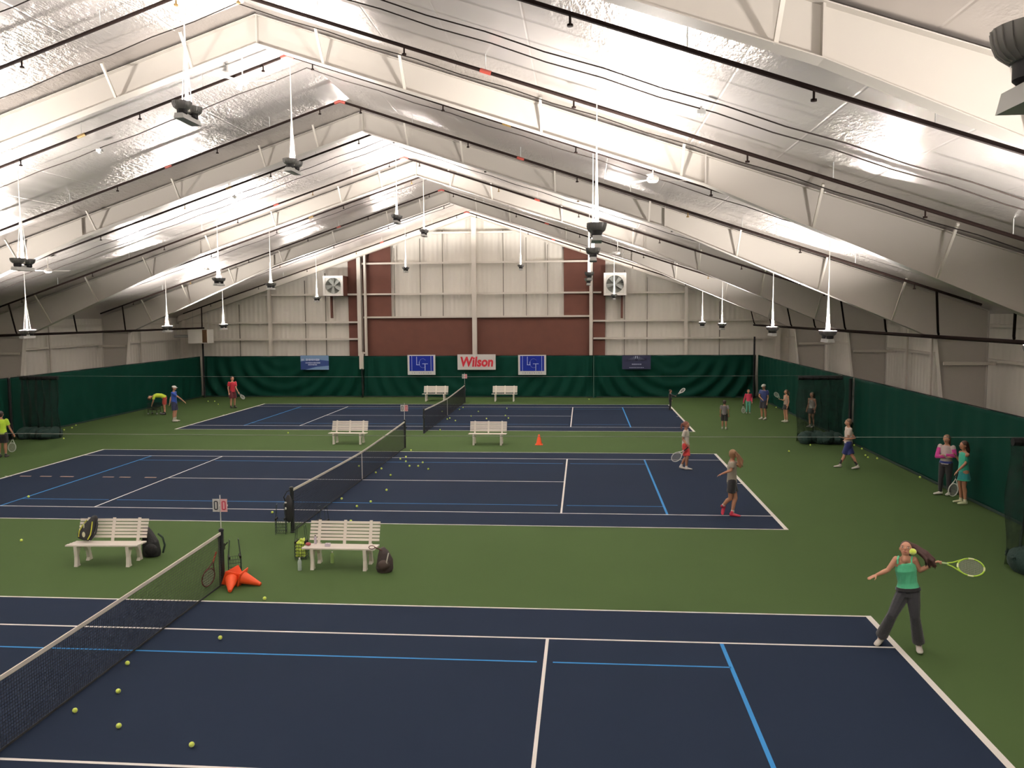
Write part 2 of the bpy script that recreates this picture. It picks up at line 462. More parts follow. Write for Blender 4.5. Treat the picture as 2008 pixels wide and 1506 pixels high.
# --- pendant uplights
def make_light():
    root = D.objects.new('pendant_light', None); C.objects.link(root); root.empty_display_size = .2
    for k, s in enumerate((-1, 1)):
        b = MB()
        prof = [(.07, .015), (.115, .03), (.145, .06), (.160, .10), (.168, .15), (.165, .15), (.157, .10), (.141, .062), (.112, .034), (0, .03)]
        b.lathe(prof, (0, s * .20, 0), 24)
        for q in range(24):     # ribs on the bowl
            a = 2 * PI * q / 24
            b.tube([(r_ * math.cos(a), s * .20 + r_ * math.sin(a), z_) for r_, z_ in ((.10, .022), (.146, .06), (.162, .10), (.169, .148))], .005, 5)
        bw = b.build('reflector_bowl', bowl_m, root, True)
        b = MB(); b.lathe([(.1645, .149), (.155, .10), (.139, .064), (.110, .036), (0, .032)], (0, s * .20, 0), 24, caps=False); b.build('reflector_lining', mat('reflector_white', (.85, .84, .8), .4), bw, True)
        b = MB(); b.lathe([(.0, -.06), (.075, -.06), (.09, -.045), (.09, .02), (.08, .03), (0, .03)], (0, s * .20, 0), 20)
        b.build('ballast_housing', dark_m, root, True)
        b = MB(); b.lathe([(0, .04), (.03, .04), (.032, .06), (.022, .075), (0, .085)], (0, s * .20, 0), 12)
        b.build('lamp', mat('lamp_glass', (.9, .88, .85), .3, emit=((1, .93, .82), 30)), bw, True)
    b = MB(); b.box((0, 0, -.045), (.03, .5, .06))
    b.prism([(-.09, -.15), (.09, -.15), (.07, -.065), (-.07, -.065)], 1, -.34, .34)
    b.build('mounting_bar', galv, root)
    return root
proto = make_light()
FIX = []
for y in (5.66, 11.06, 22.4, 27.8):
    FIX += [(0.0, y, 8.78), (-7.0, y, 6.52), (7.2, y, 6.58)]
for y in (-3.2, 3.2, 13.5, 19.9, 30.2, 36.6):
    FIX += [(-13.15, y, 4.60), (13.32, y, 4.57)]
for y in (-5.66, 39.1):
    FIX += [(-3.25, y, 7.80), (3.42, y, 7.85), (-8.55, y, 6.14), (8.72, y, 6.14)]
def flabel(x, y):
    row = 'over the ridge line' if abs(x) < 1 else ('along the %s side wall' % ('left' if x < 0 else 'right') if abs(x) > 12 else 'under the %s roof slope' % ('left' if x < 0 else 'right'))
    if y > 39: return 'small pendant uplight near the gable wall, %s' % {-3.25: 'left of the centre post', 3.42: 'right of the centre post', -8.55: 'before the left wall fan', 8.72: 'before the right wall fan'}[x]
    if y < -5: return 'pendant uplight close above the camera, %s' % row + (' near the ridge' if abs(x) < 5 else '')
    ys = sorted(q[1] for q in FIX if q[0] == x and -5 < q[1] < 39)
    return 'twin bowl pendant uplight %s, %s from the camera end' % (row, ords[ys.index(y)])
cone_m = mat('suspension_white', (.85, .83, .78), .6)
LP = 545
ld = D.lights.new('lamp', 'AREA'); ld.shape = 'DISK'; ld.size = .16; ld.energy = LP / 2
ld.color = (1, .925, .865); ld.spread = math.radians(170)
cable_cache = {}
for i, (x, y, z) in enumerate(FIX):
    r = proto if i == 0 else dup(proto)
    r.location = (x, y, z)
    tag(r, flabel(x, y), 'pendant light', 'twin bowl pendant uplights')
    h = roofz(x) - z - .02
    key = round(h, 2)
    if key not in cable_cache:
        b = MB(); b.tube([(0, 0, .03), (0, 0, .35), (0, 0, h * .5), (0, 0, h)], [.048, .030, .013, .006], 10)  # thick white taper: glow of the overexposed wires, built in as shape
        for s in (-1, 1): b.tube([(0, s * .2, .02), (0, 0, min(1.4, h * .55))], .006, 5)
        cable_cache[key] = b.mesh('cable_and_glare', cone_m, True)
    o = D.objects.new('cable_and_glare', cable_cache[key]); C.objects.link(o); o.parent = r
    for s in (-1, 1):
        l = D.objects.new('lamp_light', ld); C.objects.link(l); l.parent = r
        l.location = (0, s * .20, .095); l.rotation_euler = (PI, 0, 0)

# --- ceiling fans
def make_fan():
    root = D.objects.new('ceiling_fan', None); C.objects.link(root); root.empty_display_size = .2
    b = MB(); b.tube([(0, 0, .08), (0, 0, .62)], .016, 8); b.lathe([(.02, .56), (.07, .6), (.075, .68), (0, .68)], (0, 0, 0), 14); b.build('down_rod', whitep, root, True)
    b = MB(); b.lathe([(0, -.07), (.09, -.06), (.13, -.02), (.13, .04), (.07, .09), (0, .1)], (0, 0, 0), 20); b.build('motor', whitep, root, True)
    for k in range(3):
        b = MB(); a = 2 * PI * k / 3
        rt = Matrix.Rotation(a, 3, 'Z')
        b.add([rt @ V(p) for p in ((.12, -.03, 0), (.12, .03, .01), (.78, .07, .015), (.78, -.07, -.015), (.12, -.03, .006), (.12, .03, .016), (.78, .07, .021), (.78, -.07, -.009))],
              [(0, 1, 2, 3), (7, 6, 5, 4), (0, 4, 5, 1), (1, 5, 6, 2), (2, 6, 7, 3), (3, 7, 4, 0)])
        b.build('blade', mat('fan_blade', (.5, .48, .45), .5), root)
    return root
fp = make_fan()
FANS = [(-.95, 10.5, 'white ceiling fan near the ridge behind the second frame', 0), (8.5, 10.0, 'white ceiling fan under the right roof slope behind the second frame', .35), (-12.3, 20.0, 'white ceiling fan low under the left roof slope', .1),
        (8.62, 32.0, 'small white ceiling fan far down the right roof slope', .2), (-10.7, 29.4, 'small white ceiling fan far down the left roof slope', .9)]
for i, (x, y, lb, a) in enumerate(FANS):
    f = fp if i == 0 else dup(fp)
    f.location = (x, y, roofz(x) - .69); f.rotation_euler = (0, 0, a)
    tag(f, lb, 'ceiling fan', 'ceiling fans')

# --- wall exhaust fans
def exhaust(x0, x1, z0, z1, label, sgn):
    yf = 42.75
    t = thing('exhaust_fan', label, 'wall fan', ((x0 + x1) / 2, yf, (z0 + z1) / 2), 0, 'exhaust fans high on the end wall')
    w = x1 - x0; h = z1 - z0; fr = .13
    b = MB()
    for s in (-1, 1):
        b.box((s * (w - fr) / 2, 0, 0), (fr, .1, h)); b.box((0, 0, s * (h - fr) / 2), (w - 2 * fr, .1, fr))
    b.build('frame', whitep, t)
    b = MB(); n = 28; R = w * .39; a0 = w / 2 - fr
    vs = []; fs = []
    for k in range(n):
        a = 2 * PI * k / n; c, s = math.cos(a), math.sin(a); q = (w / 2 - fr * .5) / max(abs(c), abs(s))
        vs += [(q * c, .02, q * s), (R * c, .02, R * s), (R * c, .25, R * s)]
    for k in range(n):
        l = (k + 1) % n; fs += [(3 * k, 3 * l, 3 * l + 1, 3 * k + 1), (3 * k + 1, 3 * l + 1, 3 * l + 2, 3 * k + 2)]
    b.add(vs, fs); b.build('shroud', mat('fan_shroud', (.62, .62, .58), .5), t)
    b = MB()
    for k in range(5):
        a = 2 * PI * k / 5 + .4; rt = Matrix.Rotation(a, 3, 'Y')
        b.add([rt @ V(p) for p in ((.05, .14, .05), (.05, .1, -.06), (R * .95, .09, -.13), (R * .95, .16, .13))], [(0, 1, 2, 3)])
    b.ellip((0, .1, 0), (.1, .08, .1)); b.build('fan_blades', mat('fan_blade_grey', (.30, .32, .30), .5), t)
    b = MB()
    for k in range(9):
        z = -R + 2 * R * (k + .5) / 9; b.box((0, .3, z), (w * .8, .03, .09))
    b.box((0, .4, 0), (w - .1, .02, h - .1)); b.build('louver', mat('fan_louver', (.20, .21, .19), .6), t)
    b = MB()
    for s in (-1, 1):
        b.box((s * (w / 2 - .02), .68, 0), (.04, 1.24, h)); b.box((0, .68, s * (h / 2 - .02)), (w - .08, 1.24, .04))
    b.build('housing', rust_m, t)
    b = MB(); xs = -1 if sgn < 0 else 1
    b.box2((xs * (w / 2 - .28), .9, -h / 2 - 1.4), (xs * (w / 2 - .16), 1.1, -h / 2)); b.build('support_leg', rust_m, t)
    b = MB(); b.box((0, .1, 0), (.03, .015, h - .2)); b.box((0, -.02, 0), (w - .26, .012, .02)); b.box((0, -.02, 0), (.02, .012, h - .26)); b.build('guard', galv, t)
a, b_ = ony(633, 541, 42.75), ony(673, 580, 42.75)
exhaust(a.x, b_.x, b_.z, a.z, 'square white framed exhaust fan on the left of the end wall', -1)
a, b_ = ony(1184, 535, 42.75), ony(1228, 579, 42.75)
exhaust(a.x, b_.x, b_.z, a.z, 'square white framed exhaust fan on the right of the end wall', 1)

# --- unit heater in the left far corner
t = thing('unit_heater', 'boxy white heater with a brown grille high in the far left corner', 'heater', (-17.2, 41.95, 3.50))
b = MB(); b.box2((-.66, 0, 0), (.62, .85, .87)); b.build('cabinet', whitep, t)
b = MB()
for k in range(7): b.box2((.30, -.03, .08 + k * .11), (.56, 0, .15 + k * .11))
b.box2((.28, -.02, .05), (.58, -.005, .86)); b.build('grille', mat('grille_brown', (.10, .05, .02), .6), t)
b = MB(); b.tube([(-.6, .4, .45), (-1.3, .4, .45), (-1.75, .4, .45)], .09, 10); b.build('exhaust_pipe', galv, t, True)
b = MB()
for x in (-.5, .5): b.tube([(x, .4, .87), (x, .4, 2.0)], .012, 5)
b.build('hanger_rod', galv, t)

# --- curtains
def curtain(name, P, Q, z0, z1, amp, seed, label, nx, swag, inward, mt=curtain_m):
    P, Q = V(P), V(Q); d = (Q - P); L = d.length; d.normalize(); nr = V(inward)
    rnd = random.Random(seed)
    ph = [rnd.uniform(0, 6) for _ in range(8)]
    t = thing(name, label, 'curtain', ((P + Q) / 2).to_tuple(), 0)
    org = (P + Q) / 2
    nz = 26; vs = []; fs = []
    for i in range(nx + 1):
        u = i / nx; x = u * L
        for k in range(nz + 1):
            v = k / nz
            e = min(x, L - x)
            dd = amp * .25 * math.sin(x * 3.1 + ph[0] + .6 * math.sin(v * 3 + ph[1])) + amp * .15 * math.sin(x * 7.3 + ph[2] + v)
            cx_ = (u - .5) * 2
            r = math.hypot(cx_ * L * .5, (v - 1.05) * 2.6 * 1.15) if swag else 0
            if swag: dd += amp * swag * math.sin(r * 2 * PI / .85 + ph[3] + .8 * cx_) * (1 - v) ** .6 * min(1, .35 + abs(cx_))
            dd += amp * .5 * math.exp(-e * 3) * math.sin(e * 26)
            q = P + d * x + nr * (dd + .12 * (1 - v) * 0) ; q.z = z0 + (z1 - z0) * v - .02 * math.sin(PI * ((x / 3.0) % 1)) * v
            vs.append(q - org)
    for i in range(nx):
        for k in range(nz):
            a = i * (nz + 1) + k; fs.append((a, a + nz + 1, a + nz + 2, a + 1))
    b = MB(); b.add(vs, fs); o = b.build('fabric', mt, t, True)
    sm = o.modifiers.new('thickness', 'SOLIDIFY'); sm.thickness = .006
    b = MB(); b.tube([P - org + V((0, 0, z1)), Q - org + V((0, 0, z1))], .014, 6); b.build('top_cable', dark_m, t)
    b = MB(); b.bar(P - org + V((0, 0, z0 + .03)) + nr * (amp + .01), Q - org + V((0, 0, z0 + .03)) + nr * (amp + .01), .02, .07); b.build('bottom_hem', curtain_dk, t)
XC = 17.62; YC = 43.15
curtain('court_curtain', (-XC + .14, YC, 0), (-7.0, YC, 0), .02, 2.62, .11, 1, 'green end wall curtain between the left corner and the left post', 150, 1.0, (0, -1, 0))
curtain('court_curtain', (-6.95, YC, 0), (7.6, YC, 0), .02, 2.62, .085, 5, 'green end wall curtain behind the banners at centre', 200, .7, (0, -1, 0))
curtain('court_curtain', (7.65, YC, 0), (XC - .14, YC, 0), .02, 2.62, .12, 3, 'green end wall curtain between the right post and the right corner', 150, 1.2, (0, -1, 0))
for s, sd in ((-1, 'left'), (1, 'right')):
    curtain('court_curtain', (s * XC, 25.05, 0), (s * XC, YC - .1, 0), .02, 2.62, .05, 7 + s, 'green %s wall curtain beyond the second divider net' % sd, 150, .35, (-s, 0, 0))
    curtain('court_curtain', (s * XC, -8, 0), (s * XC, 24.9, 0), .02, 2.62, .045, 17 + s, 'green %s wall curtain running toward the camera' % sd, 240, .2, (-s, 0, 0))

def pole(x, y, z0, z1, r, m, label):
    b = MB(); b.tube([(x, y, z0), (x, y, z1)], r, 10); b.tube([(x, y, z0), (x, y, z0 + .02)], r * 2.4, 10)
    tag(b.build('curtain_pole', m, None, True), label, 'pole')
pole(-17.32, 42.82, 0, 3.5, .055, dark_m, 'black corner pole of the curtains at the far left')
pole(17.32, 42.82, 0, 3.75, .055, dark_m, 'black corner pole of the curtains at the far right')
pole(17.38, 24.6, 0, 2.62, .06, dark_m, 'black pole in front of the right wall curtain at the divider net')
pole(-17.38, 24.6, 0, 2.62, .06, dark_m, 'black pole in front of the left wall curtain at the divider net')
pole(-6.98, 42.88, 0, 1.85, .03, dark_m, 'thin dark pole at the seam of the end wall curtains, left')
pole(7.62, 42.88, 0, 2.6, .03, mat('pole_green', (.02, .07, .05), .5), 'thin green pole at the seam of the end wall curtains, right')
b = MB(); b.box2((-7.13, 42.86, 1.8), (-6.88, 43.02, 2.75)); b.box2((-7.08, 42.9, 2.75), (-6.93, 43.55, 2.85))
tag(b.build('pipe_cover', trim_steel), 'white steel post end hanging down in front of the green curtain', 'post')

# --- divider nets drawn to the walls
def divider(y, label):
    t = thing('divider_net', label, 'net', (0, y, 0), 0, 'divider nets between the courts')
    b = MB(); pts = [(x, 0, 2.70 - .05 * (1 - (x / 17.5) ** 2)) for x in [-17.35 + 34.7 * k / 30 for k in range(31)]]
    b.tube(pts, .006, 5); b.build('top_cable', mat('cable_grey', (.13, .14, .13), .6), t)
    for s in (-1, 1):
        b = MB(); nx = 90; nz = 14; vs = []; fs = []
        for i in range(nx + 1):
            u = i / nx; x = s * (15.5 + 1.75 * u)
            for k in range(nz + 1):
                v = k / nz
                yy = .13 * math.sin(u * 34 + s) + .06 * math.sin(u * 71 + v * 2)
                vs.append((x + .04 * math.sin(v * 9 + u * 20), yy * (1.1 - .3 * v), .05 + 2.6 * v))
        for i in range(nx):
            for k in range(nz):
                a = i * (nz + 1) + k; fs.append((a, a + nz + 1, a + nz + 2, a + 1))
        b.add(vs, fs); b.build('gathered_netting', netting_m, t, True)
        b = MB(); rnd = random.Random(int(y) + s)
        for k in range(9):
            x = s * (15.75 + k * .15 + rnd.uniform(-.03, .03))
            b.ellip((x, rnd.uniform(-.25, .05), .21), (.27, .40 + rnd.uniform(0, .14), .21 + rnd.uniform(0, .10)), Matrix.Rotation(rnd.uniform(-.4, .4), 3, 'Y'), 12, 8)
        for k in range(26):
            x = s * (15.65 + rnd.uniform(0, 1.4)); pts = [(x + .18 * math.sin(a * .7 + k), .34 * math.cos(a * .9 + k * 2), .12 + .2 * abs(math.sin(a + k))) for a in range(5)]
            b.tube(pts, .03, 6)
        b.build('piled_netting', mat('net_pile', (.005, .026, .020), .9, bump=(25, .8, .03)), t, True)
        b = MB(); b.tube([(s * 15.5, 0, 2.60), (s * 17.2, 0, 2.60)], .085, 8); b.build('top_bundle', dark_m, t, True)
    return t
divider(25.08, 'dark green divider net tied back at both walls, beyond the middle court')
divider(8.36, 'dark green divider net tied back at both walls, nearest the camera')

# --- banners on the end curtain
def text(body, size, m, parent, loc, name, ext=.002, shear=0, off=0, sx=1, rot=(PI / 2, 0, 0)):
    cu = D.curves.new('tmp', 'FONT'); cu.body = body; cu.size = size; cu.extrude = ext; cu.shear = shear; cu.offset = off
    cu.align_x = 'CENTER'; cu.align_y = 'CENTER'; cu.resolution_u = 3
    ob = D.objects.new('tmp', cu); C.objects.link(ob)
    dg = bpy.context.evaluated_depsgraph_get(); dg.update()
    me = D.meshes.new_from_object(ob.evaluated_get(dg)); D.objects.remove(ob); D.curves.remove(cu)
    me.materials.clear(); me.materials.append(m)
    o = D.objects.new(name, me); C.objects.link(o); o.parent = parent; o.location = loc; o.rotation_euler = rot; o.scale = (sx, 1, 1)
    return o
YB = 42.90
banner_w = mat('banner_white', (.66, .66, .64), .6); logo_b = mat('banner_blue', (.004, .018, .24), .6, spec=.2); mark_w = mat('banner_mark', (.60, .68, .85), .6)
def banner(x0, x1, z0, z1, m, label):
    t = thing('banner', label, 'banner', ((x0 + x1) / 2, YB, (z0 + z1) / 2))
    b = MB(); b.box((0, 0, 0), (x1 - x0, .012, z1 - z0)); b.build('sheet', m, t)
    return t, x1 - x0, z1 - z0
for (pa, pb, lb) in (((799, 696), (854, 735), 'white banner with a blue court logo, left of the red lettered one'), ((1016, 696), (1071, 735), 'white banner with a blue court logo, right of the red lettered one')):
    a, c = ony(*pa, YB), ony(*pb, YB)
    t, w, h = banner(a.x, c.x, c.z, a.z, banner_w, lb)
    b = MB(); b.box((0, -.009, .07 * h), (w * .86, .006, h * .76)); b.build('logo_field', logo_b, t)
    b = MB(); yy = -.014
    H = h * .76; zc = .07 * h
    for s in (-1, 1): b.box((s * w * .345, yy, zc), (.022, .004, H))
    k = .03
    b.box((-w * .17, yy, zc + H * .18), (k, .004, H * .55)); b.box((-w * .125, yy, zc - H * .09), (w * .12, .004, k))
    b.box((w * .13, yy, zc - H * .02), (w * .2, .004, k)); b.box((w * .13, yy, zc - H * .25), (k * 1.2, .004, H * .46))
    pts = [V((w * .05 + w * .13 * math.cos(a_), yy, zc + H * .02 + H * .30 * math.sin(a_))) for a_ in [math.radians(40 + 280 * q / 14) for q in range(15)]]
    for p, q in zip(pts, pts[1:]): b.bar(p, q, k * .9, .006)
    b.build('logo_marks', mark_w, t)
    text('TENNIS CENTER', .09, mat('banner_grey_text', (.30, .32, .42), .6), t, (0, -.008, -.40 * h), 'lettering') if False else None
    b = MB()
    for q in range(9): b.box((-w * .33 + q * w * .082, -.008, -.405 * h), (w * .055, .003, .045 + .02 * (q % 2)))
    b.build('lettering', mat('banner_grey_text', (.36, .38, .46), .6), t)
a, c = ony(897, 695, YB), ony(972, 725, YB)
t, w, h = banner(a.x, c.x, c.z, a.z, banner_w, 'white banner with bold red script lettering at the centre of the curtain')
red_t = mat('banner_red', (.52, .012, .03), .6)
for body, sz, x_ in (('Wilson', .62, 0),):
    o = text(body, sz, red_t, t, (0, -.012, -.01), 'lettering', ext=.004, shear=.12, off=.022)
    ww = max(v.co.x for v in o.data.vertices) - min(v.co.x for v in o.data.vertices); hh_ = max(v.co.y for v in o.data.vertices) - min(v.co.y for v in o.data.vertices)
    o.scale = (w * .86 / ww, h * .66 / hh_, 1)
rnd = random.Random(3)
# two navy banners with illegible small lettering
a, c = ony(589, 697, YB), ony(645, 725, YB)
navy = mat('banner_navy', (.010, .035, .16), .6)
t, w, h = banner(a.x, c.x, c.z, a.z, navy, 'blue banner with pale edges and small white lines of text, left of the post')
lt = mat('banner_pale', (.14, .24, .40), .6); tx = mat('banner_text', (.42, .46, .62), .6)
b = MB(); b.prism([(-w / 2, h / 2), (w / 2, h / 2), (w / 2, h * .12), (0, h * .22), (-w / 2, h * .08)], 1, -.010, -.007); b.prism([(-w / 2 + .3, -h / 2), (w / 2, -h / 2), (w / 2, -h * .22), (.1, -h * .3)], 1, -.010, -.007)
b.build('pale_bands', lt, t)
b = MB(); rnd = random.Random(2)
def fake(z, x0, x1, hh, gap=.02):
    q = x0
    while q < x1:
        ww = rnd.uniform(.04, .10); b.box((q + ww / 2, -.013, z), (ww, .004, hh * rnd.uniform(.8, 1.15))); q += ww + gap
fake(h * .2, -w * .30, w * .18, .12); fake(-h * .02, -w * .32, w * .18, .07); fake(-h * .15, -w * .23, w * .06, .06); fake(h * .2, -w * .46, -w * .38, .1)
b.build('lettering', tx, t)
a, c = ony(1220, 697, YB), ony(1276, 724, YB)
t, w, h = banner(a.x, c.x, c.z, a.z, mat('banner_dark_navy', (.006, .010, .045), .6), 'dark navy banner with a pale emblem, right of the right post')
b = MB()
for s in (-1, 1):
    for k in range(4): b.bar((s * .08, -.013, h * (.12 + .07 * k)), (s * (.50 - .09 * k), -.013, h * (.20 + .06 * k)), .05, .004)
for k in range(4): b.bar((-.2 + k * .13, -.014, h * .28), (-.15 + k * .1, -.014, h * .46), .05, .004)
b.build('emblem', mat('emblem_pale', (.36, .42, .52), .6), t)
b = MB(); fake(-h * .14, -w * .16, w * .14, .07); fake(-h * .38, -w * .25, w * .25, .04); b.build('lettering', mat('text_dim', (.22, .23, .32), .6), t)

# --- tennis nets
def make_net():
    root = D.objects.new('tennis_net', None); C.objects.link(root); root.empty_display_size = .3
    Yp = 6.40
    def top(y):
        u = abs(y) / Yp; return .914 + (1.05 - .914) * (u ** 1.3)
    b = MB(); y = -Yp + .08; r = .0026
    while y < Yp - .05:
        z = top(y) - .03
        b.add([(0, y - r, .03), (0, y + r, .03), (0, y + r, z), (0, y - r, z)], [(0, 1, 2, 3)]); b.add([(-r, y, .03), (r, y, .03), (r, y, z), (-r, y, z)], [(0, 1, 2, 3)])
        y += .047
    ny = 24; r = .0042
    k = .05
    for q in range(20):
        f = q / 20
        for i in range(ny):
            y0, y1 = -Yp + 2 * Yp * i / ny, -Yp + 2 * Yp * (i + 1) / ny
            z0, z1 = .03 + (top(y0) - .05) * f, .03 + (top(y1) - .05) * f
            b.add([(0, y0, z0 - r), (0, y1, z1 - r), (0, y1, z1 + r), (0, y0, z0 + r)], [(0, 1, 2, 3)])
            b.add([(-r, y0, z0), (-r, y1, z1), (r, y1, z1), (r, y0, z0)], [(0, 1, 2, 3)])
    b.build('netting', cord_m, root)
    b = MB()
    for i in range(32):
        y0, y1 = -Yp + 2 * Yp * i / 32, -Yp + 2 * Yp * (i + 1) / 32
        b.box(((0, (y0 + y1) / 2, (top(y0) + top(y1)) / 2 - .025)), (.02, y1 - y0 + .002, .055), Matrix.Rotation(math.atan2(top(y1) - top(y0), y1 - y0), 3, 'X'))
    b.build('headband', band_m, root)
    b = MB(); b.box((0, 0, .46), (.008, .05, .92)); b.build('centre_strap', band_m, root)
    b = MB(); b.box((0, 0, .025), (.012, 2 * Yp - .1, .03))
    for s in (-1, 1): b.box((0, s * (Yp - .13), .53), (.012, .025, .98))
    b.build('edge_tape', cord_m, root)
    for s in (-1, 1):
        b = MB(); b.lathe([(.0, 0), (.055, 0), (.055, .02), (.042, .03), (.042, 1.06), (.05, 1.065), (.05, 1.10), (.03, 1.12), (0, 1.12)], (0, s * Yp, 0), 16)
        b.box((.0, s * (Yp + .05), .75), (.07, .05, .12)); b.tube([(-.05, s * (Yp + .07), .75), (.02, s * (Yp + .09), .75), (.08, s * (Yp + .09), .82)], .012, 6)
        b.build('post', post_m, root, True)
    return root
np_ = make_net()
NL = ['tennis net across the nearest court, running out of the lower left corner', 'tennis net across the middle court, at the centre of the photo', 'small looking tennis net across the farthest court']
for i, cy in enumerate(CY):
    n = np_ if i == 0 else dup(np_)
    n.location = (0, cy, 0); tag(n, NL[i], 'net', 'tennis nets')

# --- score keepers
black_n = mat('digit_black', (.015, .02, .03), .6); red_n = mat('digit_red', (.55, .03, .07), .6)
def score(cy, label, first, pink):
    t = thing('score_keeper', label, 'scoreboard', (0, cy + 6.40, 1.11))
    b = MB(); b.tube([(0, 0, 0), (0, 0, .66)], .009, 8); b.box((0, 0, .46), (.30, .012, .035)); b.build('pole', whitep, t)
    for s, cm, nm, m in ((-1, mat('card_white', (.70, .70, .66), .6), 'number_card', black_n), (1, mat('card_pink', (.78, .48, .48), .6), 'number_card', red_n)):
        b = MB(); b.box((s * .078, -.012, .46), (.135, .006, .25)); c = b.build(nm, cm, t)
        b = MB()
        for k in (-1, 1):
            b.box((s * .078 + k * .030, -.018, .46), (.020, .004, .15)); b.box((s * .078, -.018, .46 + k * .078), (.055, .004, .02))
        b.build('zero', m, c)
score(0, 'score keeper with two 0 cards on the near net post', 1, 0)
score(CY[1], 'score keeper on the far post of the middle court net', 1, 0)
score(CY[2], 'tiny score keeper on the far post of the farthest net', 1, 0)

# --- benches
def make_bench():
    root = D.objects.new('bench', None); C.objects.link(root); root.empty_display_size = .2
    L = 1.52
    for k in range(4):
        b = MB(); b.box((0, -.24 + k * .115, .445 - .008 * k), (L, .10, .028)); b.build('seat_slat', bench_m, root)
    for k in range(6):
        b = MB(); z = .50 + k * .066
        b.box((0, .20 + .042 * k * .6, z + .02), (L - .03, .02, .052), Matrix.Rotation(-.3, 3, 'X')); b.build('back_slat', bench_m, root)
    for x in (-.55, .55, 0):
        b = MB(); b.bar((x, .19, .42), (x, .33, .90), .06, .025); b.bar((x, -.27, .42), (x, .21, .40), .05, .03) if x else None
        b.build('back_support', bench_m, root)
    for x in (-.55, .55):
        b = MB()
        b.prism([(-.30, 0), (-.16, 0), (-.19, .05), (-.205, .22), (-.15, .34), (-.02, .40), (-.02, .43), (-.29, .43), (-.27, .2), (-.285, .05)], 0, x - .035, x + .035)
        b.build('front_leg', bench_m, root)
        b = MB()
        b.prism([(.16, 0), (.32, 0), (.30, .05), (.25, .22), (.26, .43), (-.02, .43), (-.02, .37), (.10, .33), (.17, .22), (.20, .06)], 0, x - .035, x + .035)
        b.build('rear_leg', bench_m, root)
    return root
bp_ = make_bench()
BN = [(-3.06, 7.65, .05, 'white slatted bench holding a yellow and black bag, left of the near net post'), (1.98, 7.72, .0, 'white slatted bench with a dark backpack at its right end'),
      (-2.55, 24.15, .0, 'white bench left of the middle net, between middle and far court'), (3.16, 24.15, .0, 'white bench right of the middle net, beside the orange cone'),
      (-1.93, 40.85, 0, 'small distant white bench left of the farthest net'), (2.27, 40.9, 0, 'small distant white bench right of the farthest net')]
for i, (x, y, a, lb) in enumerate(BN):
    n = bp_ if i == 0 else dup(bp_)
    n.location = (x, y, 0); n.rotation_euler = (0, 0, a); tag(n, lb, 'bench', 'white benches between the courts')

# --- tennis balls
def ballmesh():
    b = MB(); b.ellip((0, 0, 0), (.0335, .0335, .0335), None, 18, 12)
    n = 48; seam = []
    for k in range(n):
        a = 2 * PI * k / n
        p = V((math.cos(a) + .44 * math.cos(3 * a), math.sin(a) - .44 * math.sin(3 * a), 1.35 * math.sin(2 * a)))
        p.normalize(); seam.append(p * .0336)
    b.tube(seam, .0012, 4, mi=1, closed=True)
    return b.mesh('tennis_ball', [ball_m, mat('ball_seam', (.75, .78, .62), .6)], True)
bme = ballmesh()
def ball(loc, label, group=None):
    o = D.objects.new('tennis_ball', bme); C.objects.link(o); o.location = loc
    o.rotation_euler = (random.uniform(0, 6), random.uniform(0, 6), random.uniform(0, 6))
    return tag(o, label, 'tennis ball', group)
def fball(px, py, label, group=None):
    p = onz(px, py, .034); ball((p.x, p.y, .0405), label, group)
for px, py, lb in ((376, 1461, 'tennis ball nearest the camera, right of the other near balls'), (233, 1424, 'lower of two near balls stacked in line at the left'), (147, 1394, 'leftmost tennis ball beside the foot of the near net'),
                   (232, 1356, 'tennis ball on blue, just above the two lower left ones'), (250, 1301, 'tennis ball touching the foot of the near net by the blue line'), (432, 1251, 'tennis ball just below the near white singles line'),
                   (519, 1174, 'tennis ball on green at the edge of the nearest court'), (42, 1060, 'lone tennis ball on green at the far left, near the bench'), (56, 974, 'white looking ball on the blue line at the left of the middle court'),
                   (534, 1005, 'tennis ball left of the near post of the middle net'), (688, 1022, 'tennis ball just above the right bench back'), (565, 849, 'lone tennis ball on green left of the distant white bench'),
                   (863, 843, 'tennis ball on green beside the near post of the farthest net'), (1155, 783, 'tennis ball at the foot of the end wall curtain'), (1547, 885, 'lone tennis ball on green at right, before the netting pile'),
                   (1589, 873, 'tennis ball touching the right netting pile'), (1804, 936, 'tennis ball at the curtain foot behind the two talking players'), (125, 860, 'tennis ball right of the left netting pile'),
                   (1522, 799, 'tennis ball on green between two distant players at right'), (806, 883, 'tennis ball at the far edge of the middle court by the net post')):
    fball(px, py, lb)
for px, py in ((704, 914), (748, 919), (737, 927), (766, 932), (758, 961), (670, 978), (727, 984), (700, 993), (785, 900), (796, 905), (796, 896), (803, 914), (820, 914), (829, 907), (840, 920)):
    fball(px, py, 'tennis ball in the scatter beside the middle net', 'tennis balls scattered right of the middle net')
for px, py in ((867, 807), (882, 820), (877, 822), (893, 825), (901, 803), (908, 799), (938, 807), (954, 821), (994, 801), (997, 820), (991, 815), (924, 816)):
    fball(px, py, 'tiny tennis ball in the scatter beside the farthest net', 'tennis balls scattered around the farthest net')
for px, py in ((1675, 873), (1690, 880), (1697, 893), (1702, 897), (1720, 899)):
    fball(px, py, 'tennis ball in the row along the right curtain behind the walking boy', 'tennis balls along the right curtain')
for px, py in ((149, 834), (141, 839), (126, 843)):
    fball(px, py, 'tennis ball in the short row along the left curtain', 'tennis balls along the left curtain')
for px, py in ((408, 787), (421, 787), (428, 793)):
    fball(px, py, 'tennis ball in the trio left of the player in red', 'tennis balls in the far left corner')
p = ony(1790, 1082, -.45); ball(p, 'tennis ball in the air before the face of the girl in green')

